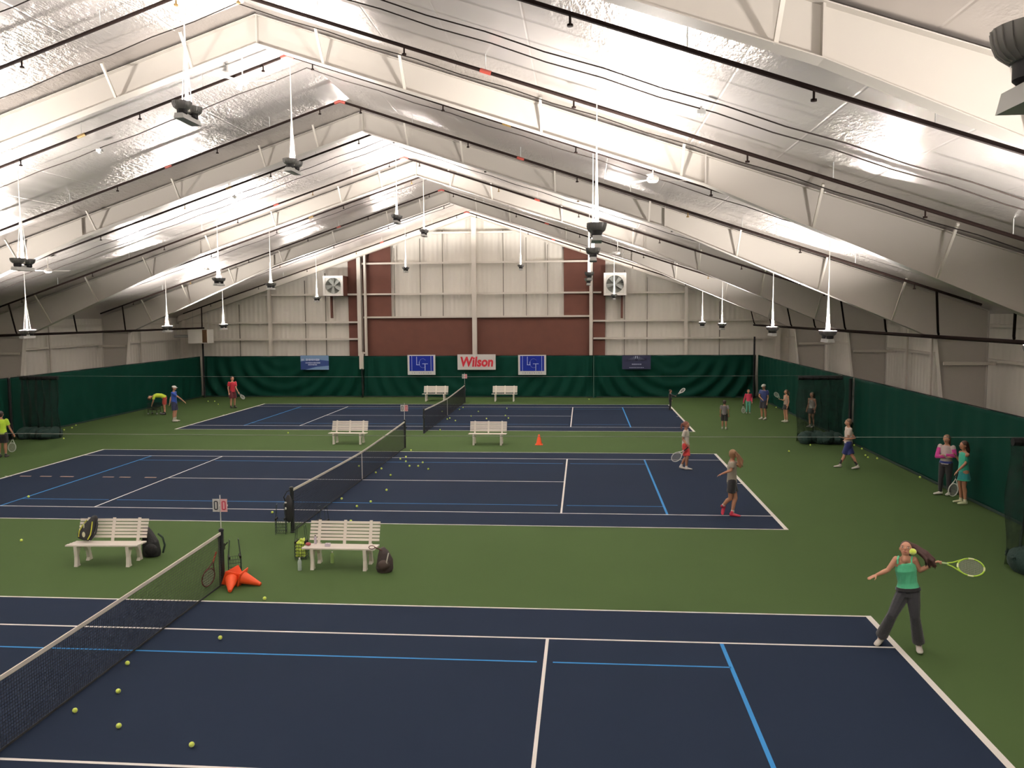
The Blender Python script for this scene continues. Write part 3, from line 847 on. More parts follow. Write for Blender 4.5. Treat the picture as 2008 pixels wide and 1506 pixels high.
# --- ball hoppers
def hopper(x, y, rz, label, legs_up=True, w=.24, h=.30):
    t = thing('ball_hopper', label, 'ball basket', (x, y, 0), rz)
    m = mat('hopper_wire', (.02, .035, .03), .5)
    b = MB(); z0 = .04
    def ringz(z, s=1):
        q = w / 2 * s; b.tube([(-q, -q, z), (q, -q, z), (q, q, z), (-q, q, z)], .004, 5, closed=True)
    for k in range(5): ringz(z0 + h * k / 4, 1)
    for k in range(6):
        u = -w / 2 + w * k / 5
        for s in (-1, 1):
            b.tube([(u, s * w / 2, z0), (u, s * w / 2, z0 + h)], .003, 4); b.tube([(s * w / 2, u, z0), (s * w / 2, u, z0 + h)], .003, 4)
        b.tube([(u, -w / 2, z0), (u, w / 2, z0)], .003, 4)
    b.build('basket', m, t)
    for s in (-1, 1):
        b = MB(); b.tube([(s * w / 2, -.09, .0), (s * w / 2, -.09, z0 + h), (s * w * .35, -.06, z0 + h + .38), (s * w * .35, .06, z0 + h + .38), (s * w / 2, .09, z0 + h), (s * w / 2, .09, 0)], .006, 6)
        b.build('handle', m, t)
        b = MB(); b.box((s * w * .44, 0, z0 + h + .03), (.035, .22, .05)); b.build('hinge_block', dark_m, t)
    return t
p = onz(588, 1098, 0)
hopper(p.x, p.y + .12, .1, 'wire ball basket full of yellow balls beside the right bench')
rnd = random.Random(4)
for k in range(5):
    for i in range(3):
        for j in range(3):
            ball((p.x + (i - 1) * .071 + rnd.uniform(-.003, .003), p.y + .12 + (j - 1) * .071, .08 + k * .066), 'yellow tennis ball inside the full wire basket', 'tennis balls heaped in the wire basket')
for q in ((0, 0), (.05, .04), (.06, -.03)):
    ball((p.x + q[0], p.y + .12 + q[1], .41), 'yellow tennis ball inside the full wire basket', 'tennis balls heaped in the wire basket')
p = onz(461, 1126); hopper(p.x, p.y, .5, 'empty wire ball basket standing behind the near net post')
p = onz(562, 1047); hopper(p.x - .14, p.y + .02, .2, 'wire ball basket left of the near post of the middle net')
p = onz(632, 1052); hopper(p.x, p.y + .05, -.2, 'wire ball basket behind the middle net, above the bench')
# bags hanging on the middle net post
t = thing('racket_bag', 'dark bag hanging on the near post of the middle net', 'bag', (-.02, CY[1] - 6.56, .62))
b = MB(); b.ellip((0, 0, 0), (.10, .07, .34), None, 16, 12); b.build('body', mat('bag_black', (.012, .013, .015), .7, bump=(14, .5, .02)), t, True)
b = MB(); b.tube([(-.05, -.05, .15), (-.08, -.1, .3), (-.02, -.04, .42), (.03, .02, .44)], .012, 6); b.build('strap', dark_m, t, True)
b = MB(); b.ellip((-.05, -.07, .16), (.03, .01, .02)); b.ellip((-.05, -.07, .02), (.02, .01, .03)); b.build('badge', whitep, t, True)

# --- traffic cones
def make_cone():
    root = D.objects.new('sports_cone', None); C.objects.link(root); root.empty_display_size = .1
    b = MB(); b.lathe([(.125, .012), (.12, .03), (.035, .40), (.028, .41), (.0, .41)], (0, 0, 0), 24); b.build('cone_body', orange_m, root, True)
    b = MB(); b.box((0, 0, .008), (.30, .30, .016)); b.box((0, 0, .02), (.26, .26, .01)); b.build('cone_base', orange_m, root)
    return root
c0 = make_cone(); p = onz(1057, 872); c0.location = (p.x, p.y, 0); tag(c0, 'orange cone standing upright on green beside a distant bench', 'cone')
P0 = onz(454, 1137, .13)
for k, (dx, dy, yaw, tilt, lb) in enumerate(((.0, .0, -1.25, 1.62, 'orange cone lying with its tip toward the camera by the net post'), (.17, .10, -.12, 1.60, 'orange cone lying with its tip pointing right by the net post'),
                                         (-.02, .2, 2.0, 1.60, 'orange cone lying behind the other two at the net post'))):
    c = dup(c0); p = V((P0.x + dx, P0.y + dy, .152 - 0 * k))
    d = V((math.cos(yaw), math.sin(yaw), -.30)).normalized()
    c.rotation_mode = 'QUATERNION'; c.rotation_quaternion = V((0, 0, 1)).rotation_difference(d)
    c.location = p; tag(c, lb, 'cone')

# --- throw-down line markers on the middle court
for k, (a_, b2) in enumerate(((31, 50), (72, 92), (113, 137), (199, 219), (233, 253), (284, 305))):
    p, q = onz(a_, 936.3, .01), onz(b2, 937, .01); b = MB()
    b.box((0, 0, 0), (abs(q.x - p.x), .07, .008)); o = b.build('line_marker', mat('marker_pink', (.50, .33, .26), .6))
    o.location = ((p.x + q.x) / 2, CY[1] , .012)
    tag(o, '%s flat pink line marker from the left on the middle court' % ords[k], 'line marker', 'flat line markers left of the middle court service line')

# --- rackets
def racket(name, grip, tip, normal, fcol, label, hang=None, s=1.0, grip_m=None, fm2=None):
    """grip, tip = butt end and head tip in the world; normal = rough normal of the strings"""
    grip, tip = V(grip), V(tip); d = (tip - grip); L = d.length; d.normalize()
    nz = V(normal); nz = (nz - d * nz.dot(d)).normalized(); x = d.cross(nz)
    M3 = Matrix((x, d, nz)).transposed()
    t = thing(name, label, 'racket', grip.to_tuple())
    t.rotation_mode = 'QUATERNION'; t.rotation_quaternion = M3.to_quaternion()
    k = L / .685; cy = .505 * k; ry = .175 * k; rx = .13 * k
    b = MB(); n = 36
    b.tube([(rx * math.sin(2 * PI * i / n), cy - ry * math.cos(2 * PI * i / n), 0) for i in range(n)], .011 * s, 8, closed=True)
    for q in (-1, 1): b.tube([(q * .012, .19 * k, 0), (q * .03, .26 * k, 0), (q * rx * .72, cy - ry * .72, 0)], .010 * s, 7)
    b.build('frame', fcol, t, True)
    if fm2:
        for a0 in (0, PI * .5, PI, PI * 1.5):
            b = MB(); b.tube([((rx + .001) * math.sin(a0 + a), cy - (ry + .001) * math.cos(a0 + a), 0) for a in (-.22, -.1, 0, .1, .22)], .0125 * s, 8)
            b.build('frame_band', fm2, t, True)
    b = MB(); r = .0011 * s
    for i in range(-8, 9):
        u = i / 9 * rx; h = ry * math.sqrt(max(0, 1 - (u / rx) ** 2)); b.box((u, cy, 0), (2 * r, 2 * h, 2 * r))
    for i in range(-9, 10):
        u = i / 10 * ry; h = rx * math.sqrt(max(0, 1 - (u / ry) ** 2)); b.box((0, cy + u, 0), (2 * h, 2 * r, 2 * r))
    b.build('strings', mat('strings_grey', (.35, .35, .33), .6), t)
    b = MB(); b.tube([(0, 0, 0), (0, .02, 0), (0, .19 * k, 0), (0, .21 * k, 0)], [.018 * s, .016 * s, .015 * s, .012 * s], 10)
    b.build('grip', grip_m or dark_m, t, True)
    return t

# ------------------------------------------------------------------ people
def remesh(mb, name, m, parent, vox, smooth=4, world_off=None):
    me = D.meshes.new(name); me.from_pydata(mb.v, [], mb.f)
    bm = bmesh.new(); bm.from_mesh(me); bmesh.ops.remove_doubles(bm, verts=bm.verts, dist=1e-6); bmesh.ops.recalc_face_normals(bm, faces=bm.faces); bm.to_mesh(me); bm.free()
    ob = D.objects.new('tmp', me); C.objects.link(ob)
    r = ob.modifiers.new('r', 'REMESH'); r.mode = 'VOXEL'; r.voxel_size = vox
    sm = ob.modifiers.new('s', 'SMOOTH'); sm.iterations = smooth; sm.factor = .5
    dg = bpy.context.evaluated_depsgraph_get(); dg.update()
    out = D.meshes.new_from_object(ob.evaluated_get(dg)); D.objects.remove(ob); D.meshes.remove(me)
    out.materials.clear(); out.materials.append(m); out.name = name
    out.polygons.foreach_set('use_smooth', [True] * len(out.polygons))
    o = D.objects.new(name, out); C.objects.link(o); o.parent = parent
    return o
def limb(b, pts, rs, n=10):
    """tapered limb with rounded ends"""
    pts = [V(p) for p in pts]; P = []; R = []
    for i in range(len(pts) - 1):
        for k in range(4):
            f = k / 4; P.append(pts[i].lerp(pts[i + 1], f)); R.append(rs[i] * (1 - f) + rs[i + 1] * f)
    P.append(pts[-1]); R.append(rs[-1])
    b.tube(P, R, n)
    for p, r in ((pts[0], rs[0]), (pts[-1], rs[-1])): b.ellip(p, (r, r, r), None, 10, 6)
    for p, r in zip(pts[1:-1], rs[1:-1]): b.ellip(p, (r * .99,) * 3, None, 10, 6)
def loft(b, rings, right, n=14):
    """rings: (centre, half width, half depth); right = lateral axis (per ring allowed)"""
    vs = []; fs = []
    for i, (c, a, d) in enumerate(rings):
        c = V(c); t = (V(rings[min(i + 1, len(rings) - 1)][0]) - V(rings[max(i - 1, 0)][0])).normalized()
        rt = right[i] if isinstance(right, list) else right
        x = (rt - t * rt.dot(t)).normalized(); y = t.cross(x)
        vs += [c + x * a * math.cos(2 * PI * k / n) + y * d * math.sin(2 * PI * k / n) for k in range(n)]
    N = len(rings)
    for i in range(N - 1):
        for k in range(n):
            l = (k + 1) % n; fs.append((i * n + k, i * n + l, (i + 1) * n + l, (i + 1) * n + k))
    fs.append(tuple(range(n - 1, -1, -1))); fs.append(tuple((N - 1) * n + k for k in range(n)))
    b.add(vs, fs)
def person(foot, top, face, label, clothes, pose=None, vox=.012, skin=skin_m, hair=(.10, .05, .03), hairstyle='short', lean=0, fw=1.0, H=None, headdir=None, hands='relaxed', face_detail=False):
    """foot: pixel of the point between the feet; top: pixel row of the crown; face: degrees, 0 toward the camera, 90 to the photo's right"""
    B = onz(*foot)
    dv = V((B.x - CAM.x, B.y - CAM.y, 0)).normalized(); ur = V((dv.y, -dv.x, 0))
    def at(px, py, w=0):
        r = ray(px, py); tt = ((B - dv * w) - CAM).dot(dv) / r.dot(dv); return CAM + r * tt
    if H is None: H = at(foot[0], top).z
    H = H
    th = math.radians(face)
    fwd = ur * math.sin(th) - dv * math.cos(th)
    lat = V((0, 0, 1)).cross(fwd)          # person's left
    up = V((0, 0, 1))
    def loc(l, f, v): return B + lat * l * H + fwd * f * H + up * v * H
    J = {}
    for s, n_ in ((1, 'L'), (-1, 'R')):
        J['hip' + n_] = loc(s * .052, 0, .52); J['knee' + n_] = loc(s * .058, .015, .285); J['ank' + n_] = loc(s * .062, -.01, .05); J['toe' + n_] = loc(s * .072, .10, .02)
        J['sh' + n_] = loc(s * .105, 0, .80); J['elb' + n_] = loc(s * .135, -.015, .64); J['wri' + n_] = loc(s * .14, .04, .50)
    J['pel'] = loc(0, 0, .53); J['waist'] = loc(0, 0, .62); J['chest'] = loc(0, 0, .74); J['neck'] = loc(0, 0, .84); J['head'] = loc(0, .012, .925)
    if lean:
        for k in J:
            if k in ('waist', 'chest', 'neck', 'head') or k[:2] in ('sh',) or k[:3] in ('elb', 'wri'):
                dz = (J[k] - J['pel']).z; J[k] = J[k] + fwd * math.sin(math.radians(lean)) * dz - up * dz * (1 - math.cos(math.radians(lean)))
    for k, v in (pose or {}).items():
        if v[0] == 'p': J[k] = at(v[1], v[2], v[3])
        elif v[0] == 'z': J[k] = onz(v[1], v[2], v[3])
        else: J[k] = B + ur * v[0] - dv * v[1] + up * v[2]
    if 'head' in (pose or {}) or lean:
        pass
    t = thing('person', label, 'person', (B.x, B.y, 0))
    O = V((B.x, B.y, 0))
    J = {k: v - O for k, v in J.items()}
    shd = (J['shL'] - J['shR']).normalized(); hipd = (J['hipL'] - J['hipR']).normalized()
    hd = fwd if headdir is None else (ur * math.sin(math.radians(headdir)) - dv * math.cos(math.radians(headdir)))
    hup = (J['head'] - J['neck']).normalized(); hlat = hup.cross(hd).normalized(); hf = hlat.cross(hup).normalized()
    hf = (hlat.cross(hup)).normalized()
    if hf.dot(hd) < 0: hf = -hf
    HR = Matrix((hlat, hf, hup)).transposed()
    hh = .068 * H if H > 1.5 else .075 * H
    hc = J['head']
    b = MB()
    lats = [hipd, hipd, (hipd + shd).normalized(), shd, shd, shd]
    tor = [(J['pel'] - up * .03 * H, .070 * H * fw, .055 * H * fw), (J['pel'], .088 * H * fw, .062 * H * fw), (J['waist'], .070 * H * fw, .052 * H * fw), (J['chest'], .086 * H * fw, .060 * H * fw),
           ((J['shL'] + J['shR']) / 2 + (J['neck'] - J['chest']).normalized() * .002 * H, .090 * H, .045 * H), (J['neck'], .032 * H, .032 * H)]
    loft(b, tor, lats)
    limb(b, [J['neck'] - hup * .02 * H, hc - hup * hh * .5], [.033 * H, .030 * H])
    b.ellip(hc + hup * hh * .12, (hh * .74, hh * .86, hh * .90), HR, 18, 12)
    b.ellip(hc - hup * hh * .45 + hf * hh * .22, (hh * .52, hh * .58, hh * .50), HR, 14, 10)
    b.ellip(hc - hup * hh * .12 + hf * hh * .90, (hh * .12, hh * .18, hh * .22), HR, 8, 6)
    for s in (-1, 1): b.ellip(hc + hlat * s * hh * .76 - hup * hh * .05, (hh * .10, hh * .16, hh * .24), HR, 8, 6)
    for n_ in 'LR':
        s = 1 if n_ == 'L' else -1
        sh, el, wr = J['sh' + n_], J['elb' + n_], J['wri' + n_]
        limb(b, [sh, sh.lerp(el, .5), el, el.lerp(wr, .35), wr], [.031 * H, .025 * H, .0205 * H, .0215 * H, .0145 * H])
        fd = (wr - el).normalized()
        palm = hd - fd * hd.dot(fd)
        side = fd.cross(up if abs(fd.z) < .8 else fwd).normalized()
        pn = side.cross(fd)
        hs = H / 1.7
        pc = wr + fd * .045 * hs
        b.ellip(pc, (.040 * hs, .017 * hs, .050 * hs), Matrix((side, pn, fd)).transposed(), 10, 8)
        curl = {'relaxed': .35, 'grip': 1.25, 'open': .08}[hands if isinstance(hands, str) else hands[n_]]
        rf = max(.0085 * hs, vox * .62)
        for q, (o_, ln) in enumerate(((-.028, .062), (-.010, .072), (.010, .068), (.028, .054))):
            p0 = wr + fd * .082 * hs + side * o_ * hs
            sp = side * o_ * (.5 if curl < .2 else .1)
            d1 = (fd * math.cos(curl * .6) - pn * math.sin(curl * .6) + sp * 8).normalized(); p1 = p0 + d1 * ln * .5 * hs
            d2 = (fd * math.cos(curl * 1.7) - pn * math.sin(curl * 1.7) + sp * 8).normalized(); p2 = p1 + d2 * ln * .5 * hs
            limb(b, [p0 - fd * .02 * hs, p1, p2], [rf * 1.05, rf, rf * .85], 7)
        p0 = wr + fd * .03 * hs - side * .028 * hs * 1
        limb(b, [p0, p0 - side * .028 * hs + fd * .022 * hs - pn * .012 * hs, p0 - side * .036 * hs + fd * .052 * hs - pn * .025 * hs], [rf * 1.3, rf * 1.15, rf * .9], 7)
        hp, kn, an, to = J['hip' + n_], J['knee' + n_], J['ank' + n_], J['toe' + n_]
        cd_ = (an - kn).normalized(); bk = -(fwd - cd_ * fwd.dot(cd_)).normalized()
        limb(b, [hp, hp.lerp(kn, .5), kn, kn.lerp(an, .3) + bk * .010 * H, an], [.056 * H, .047 * H, .033 * H, .034 * H, .020 * H])
        limb(b, [an, an * .8 + to * .2], [.020 * H, .013 * H])
    remesh(b, 'body', skin, t, vox, 4)
    # head details
    b = MB()
    for s in (-1, 1): b.ellip(hc + hlat * s * hh * .34 + hf * hh * .86 + hup * hh * .05, (hh * .13, hh * .07, hh * .075), HR, 10, 8)
    b.build('eyes', mat('eye_white', (.6, .57, .53), .4), t, True)
    b = MB()
    for s in (-1, 1):
        b.ellip(hc + hlat * s * hh * .34 + hf * hh * .90 + hup * hh * .05, (hh * .065, hh * .05, hh * .07), HR, 8, 6)
        b.ellip(hc + hlat * s * hh * .35 + hf * hh * .87 + hup * hh * .24, (hh * .17, hh * .05, hh * .03), HR, 8, 6)
    b.build('pupils_and_brows', mat('eye_dark', (.03, .02, .02), .4), t, True)
    b = MB(); b.ellip(hc - hup * hh * .50 + hf * hh * .80, (hh * .24, hh * .06, hh * .055), HR, 8, 6); b.build('mouth', mat('lip', (.38, .10, .09), .5), t, True)
    # hair
    hm = mat('hair_%d_%d_%d' % tuple(int(c * 1000) for c in hair), hair, .6, bump=(40, .5, .01))
    b = MB()
    b.ellip(hc + hup * hh * .33 - hf * hh * .22, (hh * .82, hh * .90, hh * .84), HR, 18, 12)
    b.ellip(hc - hup * hh * .05 - hf * hh * .32, (hh * .78, hh * .66, hh * .80), HR, 16, 10)
    if hairstyle == 'long':
        limb(b, [hc - hf * hh * .5, hc - hf * hh * .75 - hup * hh * 1.2, hc - hf * hh * .7 - hup * hh * 2.2], [hh * .68, hh * .6, hh * .3])
    if hairstyle == 'pony':
        limb(b, [hc - hf * hh * .8 + hup * hh * .3, hc - hf * hh * 1.35 + hup * hh * .1, hc - hf * hh * 1.45 - hup * hh * .9, hc - hf * hh * 1.2 - hup * hh * 1.8], [hh * .28, hh * .30, hh * .28, hh * .1])
    if hairstyle == 'bun':
        b.ellip(hc - hf * hh * .9 + hup * hh * .55, (hh * .4,) * 3)
    if isinstance(hairstyle, tuple):     # flying ponytail, given as view-plane offsets in head units
        pts = [hc + ur * u * hh + up * v * hh - dv * w * hh for u, v, w, r in hairstyle]
        limb(b, pts, [r * hh for u, v, w, r in hairstyle])
        rn = random.Random(9)
        for q in range(22):
            o1 = V([rn.uniform(-1, 1) for _ in range(3)]) * hh * .42; o2 = V([rn.uniform(-1, 1) for _ in range(3)]) * hh * .55
            n_p = len(pts); pp = [p + o1.lerp(o2, k / (n_p - 1)) * (.3 + .9 * k / (n_p - 1)) for k, p in enumerate(pts)]
            pp[-1] = pp[-1] + (pts[-1] - pts[-2]) * rn.uniform(-.1, .5)
            limb(b, pp, [hh * .17] * (n_p - 1) + [hh * .05], 7)
    # keep the face free: hair made of the shell only (cut against the face by its offset)
    remesh(b, 'hair', hm, t, max(.009, vox * .8), 2)
    for kind, col, *ext in clothes:
        m = col if not isinstance(col, tuple) else mat('cloth_%s_%d_%d_%d' % (kind, *[int(c * 1000) for c in col]), col, .85, bump=(18, .5, .015), sheen=.2)
        b = MB(); g = .012 * H / 1.6 + vox * .4
        if kind in ('shirt', 'tank', 'longshirt', 'dress'):
            bt = J['pel'] + (J['pel'] - J['waist']).normalized() * (.02 * H if kind != 'dress' else .0) if kind != 'tank' else J['pel'] + (J['waist'] - J['pel']) * .22
            rings = [(bt, .092 * H * fw + g, .066 * H * fw + g), (J['pel'] if kind != 'tank' else J['pel'].lerp(J['waist'], .4), .090 * H * fw + g, .064 * H * fw + g), (J['waist'], .074 * H * fw + g * 1.2, .056 * H * fw + g * 1.2), (J['chest'], .088 * H * fw + g, .062 * H * fw + g)]
            sc = (J['shL'] + J['shR']) / 2
            if kind == 'tank':
                nu = (J['neck'] - J['chest']).normalized()
                rings += [(sc - nu * .035 * H, .082 * H, .060 * H + g * .6), (sc - nu * .012 * H, .064 * H, .052 * H + g * .5)]
                for s_ in (-1, 1):
                    a_ = shd * s_ * .058 * H
                    b.tube([sc - nu * .03 * H + a_ + hd * .054 * H, sc + nu * .012 * H + a_ + hd * .040 * H, sc + nu * .030 * H + a_, sc - nu * .02 * H + a_ - hd * .050 * H], .0095 * H, 8)
            else: rings += [(sc, .094 * H + g * .4, .048 * H + g), (J['neck'] - (J['neck'] - J['chest']).normalized() * .012 * H, .042 * H, .040 * H)]
            if kind == 'dress':
                rings[0] = (J['pel'] - up * .15 * H, .125 * H, .105 * H); rings.insert(1, (J['pel'] - up * .05 * H, .103 * H, .08 * H))
            lt = [hipd] * (3 if kind != 'dress' else 4) + [shd] * 3
            if kind == 'dress': lt = [hipd] * 4 + [shd] * 3
            loft(b, rings, lt[:len(rings)] + [shd] * max(0, len(rings) - len(lt)))
            if kind == 'shirt':
                for n_ in 'LR':
                    sh, el = J['sh' + n_], J['elb' + n_]; e = sh.lerp(el, .62)
                    b.tube([sh.lerp(el, -.05), sh.lerp(el, .3), e], [.040 * H, .038 * H + g * .4, .036 * H + g * .6], 12); b.ellip(sh, (.040 * H,) * 3)
            if kind == 'longshirt':
                for n_ in 'LR':
                    sh, el, wr = J['sh' + n_], J['elb' + n_], J['wri' + n_]
                    limb(b, [sh, el, el.lerp(wr, .93)], [.040 * H, .030 * H + g * .3, .022 * H + g * .3])
            remesh(b, 'tank_top' if kind == 'tank' else ('dress' if kind == 'dress' else 'shirt'), m, t, vox, 3)
        elif kind in ('shorts', 'pants', 'skirt', 'flare'):
            wtop = J['pel'] + (J['waist'] - J['pel']) * .35
            loft(b, [(J['pel'] - up * .05 * H, .078 * H * fw + g, .066 * H * fw + g), (J['pel'], .092 * H * fw + g * .7, .066 * H * fw + g * .7), (wtop, .082 * H * fw + g * .6, .060 * H * fw + g * .6)], hipd)
            for n_ in 'LR':
                hp, kn, an = J['hip' + n_], J['knee' + n_], J['ank' + n_]
                if kind == 'shorts':
                    e = hp.lerp(kn, ext[0] if ext else .75); b.tube([hp + up * .02 * H, hp.lerp(e, .4), e], [.062 * H, .062 * H + g * .4, .058 * H + g * .8], 14); b.ellip(hp, (.062 * H,) * 3)
                elif kind == 'skirt': pass
                elif kind == 'flare':
                    limb(b, [hp, hp.lerp(kn, .5), kn, kn.lerp(an, .35)], [.062 * H, .055 * H, .043 * H, .046 * H]); b.tube([kn.lerp(an, .1), kn.lerp(an, .55), kn.lerp(an, .90)], [.044 * H, .049 * H, .054 * H], 14)
                else:
                    limb(b, [hp, hp.lerp(kn, .5), kn, kn.lerp(an, .3), kn.lerp(an, .93)], [.062 * H, .053 * H, .040 * H, .041 * H, .032 * H])
            if kind == 'skirt':
                loft(b, [(J['pel'] - up * .13 * H, .125 * H, .11 * H), (J['pel'] - up * .04 * H, .108 * H, .085 * H), (wtop, .084 * H, .064 * H)], hipd)
            remesh(b, {'shorts': 'shorts', 'skirt': 'skirt'}.get(kind, 'trousers'), m, t, vox, 3)
        elif kind == 'waistband':
            wtop = J['pel'] + (J['waist'] - J['pel']) * .42
            loft(b, [(J['pel'] + (J['waist'] - J['pel']) * .05, .094 * H + g * 1.3, .068 * H + g * 1.5), (wtop, .086 * H + g * 1.4, .064 * H + g * 1.5)], hipd); b.build('waistband', m, t, True)
        elif kind == 'shoes':
            for n_ in 'LR':
                an, to = J['ank' + n_], J['toe' + n_]
                b = MB(); fd = (to - an); fdh = V((fd.x, fd.y, 0)); L_ = .155 * H
                dirn = fd.normalized()
                if fdh.length > .02 * H and abs(dirn.z) < .75: dirn = (fdh.normalized() * 1 + up * (fd.z + .03 * H) / max(fdh.length, .01) * .5).normalized()
                sd = dirn.cross(up).normalized() if abs(dirn.z) < .95 else lat
                un = sd.cross(dirn)
                heel = an - un * .028 * H - dirn * .035 * H
                rings = [(heel, .020 * H, .024 * H), (heel + dirn * .02 * H, .026 * H, .030 * H), (heel + dirn * .06 * H - un * .004 * H, .026 * H, .026 * H), (heel + dirn * .11 * H - un * .008 * H, .030 * H, .018 * H), (heel + dirn * .145 * H - un * .010 * H, .026 * H, .014 * H), (heel + dirn * .16 * H - un * .012 * H, .012 * H, .008 * H)]
                loft(b, rings, sd)
                limb(b, [an - un * .02 * H, an + un * .008 * H], [.027 * H, .026 * H])
                o = remesh(b, 'shoe', m, t, max(.008, vox * .75), 2)
                mn = min(v.co.z for v in o.data.vertices)
                if mn < .0075 or (mn < .03):
                    for v in o.data.vertices: v.co.z += .008 - mn
        elif kind == 'socks':
            for n_ in 'LR':
                b = MB(); an, kn = J['ank' + n_], J['knee' + n_]; q = ext[0] if ext else .3
                limb(b, [an.lerp(J['toe' + n_], .12), an.lerp(kn, .06), an.lerp(kn, q * .5), an.lerp(kn, q)], [.019 * H, .0245 * H, .025 * H, .0275 * H]); remesh(b, 'sock', m, t, max(.008, vox * .75), 1)
        elif kind == 'cap':
            b.ellip(hc + hup * hh * .50 - hf * hh * .06, (hh * .88, hh * .98, hh * .62), HR, 16, 10)
            b.ellip(hc + hup * hh * .42 + hf * hh * 1.05, (hh * .6, hh * .55, hh * .07), HR, 14, 6)
            remesh(b, 'cap', m, t, max(.009, vox * .8), 1)
        elif kind == 'stripe':
            for n_ in ext[0]:
                b = MB(); hp, kn = J['hip' + n_], J['knee' + n_]; o_ = (hipd if n_ == 'L' else -hipd) * .066 * H
                b.bar(hp + o_, hp.lerp(kn, .7) + o_, .025, .02); b.build('side_stripe', m, t)
        elif kind == 'sleeve':
            for n_ in ext[0]:
                b = MB(); limb(b, [J['sh' + n_].lerp(J['elb' + n_], .25), J['elb' + n_], J['elb' + n_].lerp(J['wri' + n_], .85)], [.040 * H, .034 * H, .028 * H]); remesh(b, 'sleeve', m, t, vox, 2)
    return dict(J={k: v + O for k, v in J.items()}, H=H, at=at, ur=ur, dv=dv, B=B, t=t)
NB = 0
exec_people = True

# foreground girl
g = person((1768, 1276), 1063, -8, 'person in green tank top and dark grey trousers swinging a racket at the near baseline',
    [('flare', (.028, .030, .036)), ('waistband', (.010, .010, .012)), ('tank', (.09, .50, .27)), ('socks', (.010, .010, .012), .22), ('shoes', shoe_w)],
    pose={'head': ('p', 1777, 1077, .015), 'neck': ('p', 1775, 1094, .07), 'shR': ('p', 1757.5, 1097, .08), 'elbR': ('p', 1741, 1118, .12), 'wriR': ('p', 1719, 1127.5, .22),
          'shL': ('p', 1793, 1098, -.02), 'elbL': ('p', 1804, 1119, -.05), 'wriL': ('p', 1831, 1105, .02),
          'chest': ('p', 1776, 1117, .03), 'waist': ('p', 1779.5, 1141, .0), 'pel': ('p', 1781, 1157, 0), 'hipR': ('p', 1773, 1160, 0), 'hipL': ('p', 1790, 1160, 0),
          'kneeR': ('p', 1750, 1205, .12), 'ankR': ('z', 1727, 1249, .10), 'toeR': ('z', 1716, 1266, .035), 'kneeL': ('p', 1794, 1209, .06), 'ankL': ('z', 1802, 1264, .09), 'toeL': ('z', 1805, 1284, .03)},
    vox=.0065, hair=(.045, .015, .012), hairstyle=((.35, .45, -.3, .5), (1.0, .25, -.35, .5), (1.6, -.1, -.2, .52), (2.2, -.45, -.1, .58), (2.7, -1.0, .0, .5), (2.85, -1.5, .0, .25)), hands={'L': 'grip', 'R': 'open'}, H=1.72, fw=.95)
at = g['at']; w_ = g['J']['wriL']
fd = (g['J']['wriL'] - g['J']['elbL']).normalized()
gp = w_ + fd * .05
tip = at(1907, 1113, .02); dd = (tip - gp).normalized()
racket('tennis_racket', gp - dd * .05, gp - dd * .05 + dd * .685, -g['dv'] * .85 + V((0, 0, .55)), mat('racket_lime', (.38, .62, .05), .4), 'lime green racket swung by the girl in green',
       grip_m=mat('grip_pale', (.35, .5, .25), .6), fm2=mat('racket_pale', (.75, .80, .45), .4))

red_short = (.62, .05, .05)
p3 = person((1344, 921), 834, 80, 'child in white shirt and red shorts walking on the middle court', [('shorts', red_short, .85), ('shirt', (.72, .66, .58)), ('socks', (.7, .66, .6), .12), ('shoes', shoe_w)],
    pose={'kneeL': (.06, .05, .40), 'ankL': (.03, .05, .08), 'toeL': (.20, .08, .03), 'kneeR': (.02, -.05, .41), 'ankR': (-.14, -.05, .12), 'toeR': (0.0, -.03, .03), 'elbR': (-.1, .16, 1.05), 'wriR': (.05, .24, .87), 'elbL': (-.08, -.1, 1.05), 'wriL': (-.1, -.05, .85)},
    skin=skin_d, hair=(.16, .05, .03), hairstyle='pony', vox=.012, H=1.62)
J = p3['J']; at = p3['at']
racket('tennis_racket', J['wriR'] + V((.05, 0, -.06)), at(1318, 903, .3), V((.3, -1, .2)), mat('racket_white', (.75, .75, .72), .4), 'white racket held low by the child in red shorts', s=1.2)

p2 = person((1434, 1011), 884, 95, 'person with both hands raised in grey patterned shirt, black shorts and red shoes', [('shorts', (.012, .012, .014), .62), ('shirt', (.27, .24, .19)), ('socks', (.6, .58, .5), .15), ('shoes', shoe_r)],
    pose={'kneeL': (.10, .0, .45), 'ankL': (.02, .1, .09), 'toeL': (.20, .14, .03), 'kneeR': (-.03, .05, .45), 'ankR': (-.22, .0, .24), 'toeR': (-.26, .05, .07), 'elbL': (.20, .10, 1.30), 'wriL': (.13, .16, 1.52), 'elbR': (-.02, .22, 1.22), 'wriR': (-.24, .22, 1.12)},
    hair=(.22, .12, .06), hairstyle=((.2, .5, 0, .5), (1.0, -.3, -.3, .45), (1.6, -1.3, -.3, .5), (1.5, -2.0, -.2, .25)), vox=.011, H=1.72, headdir=150, skin=skin_d)

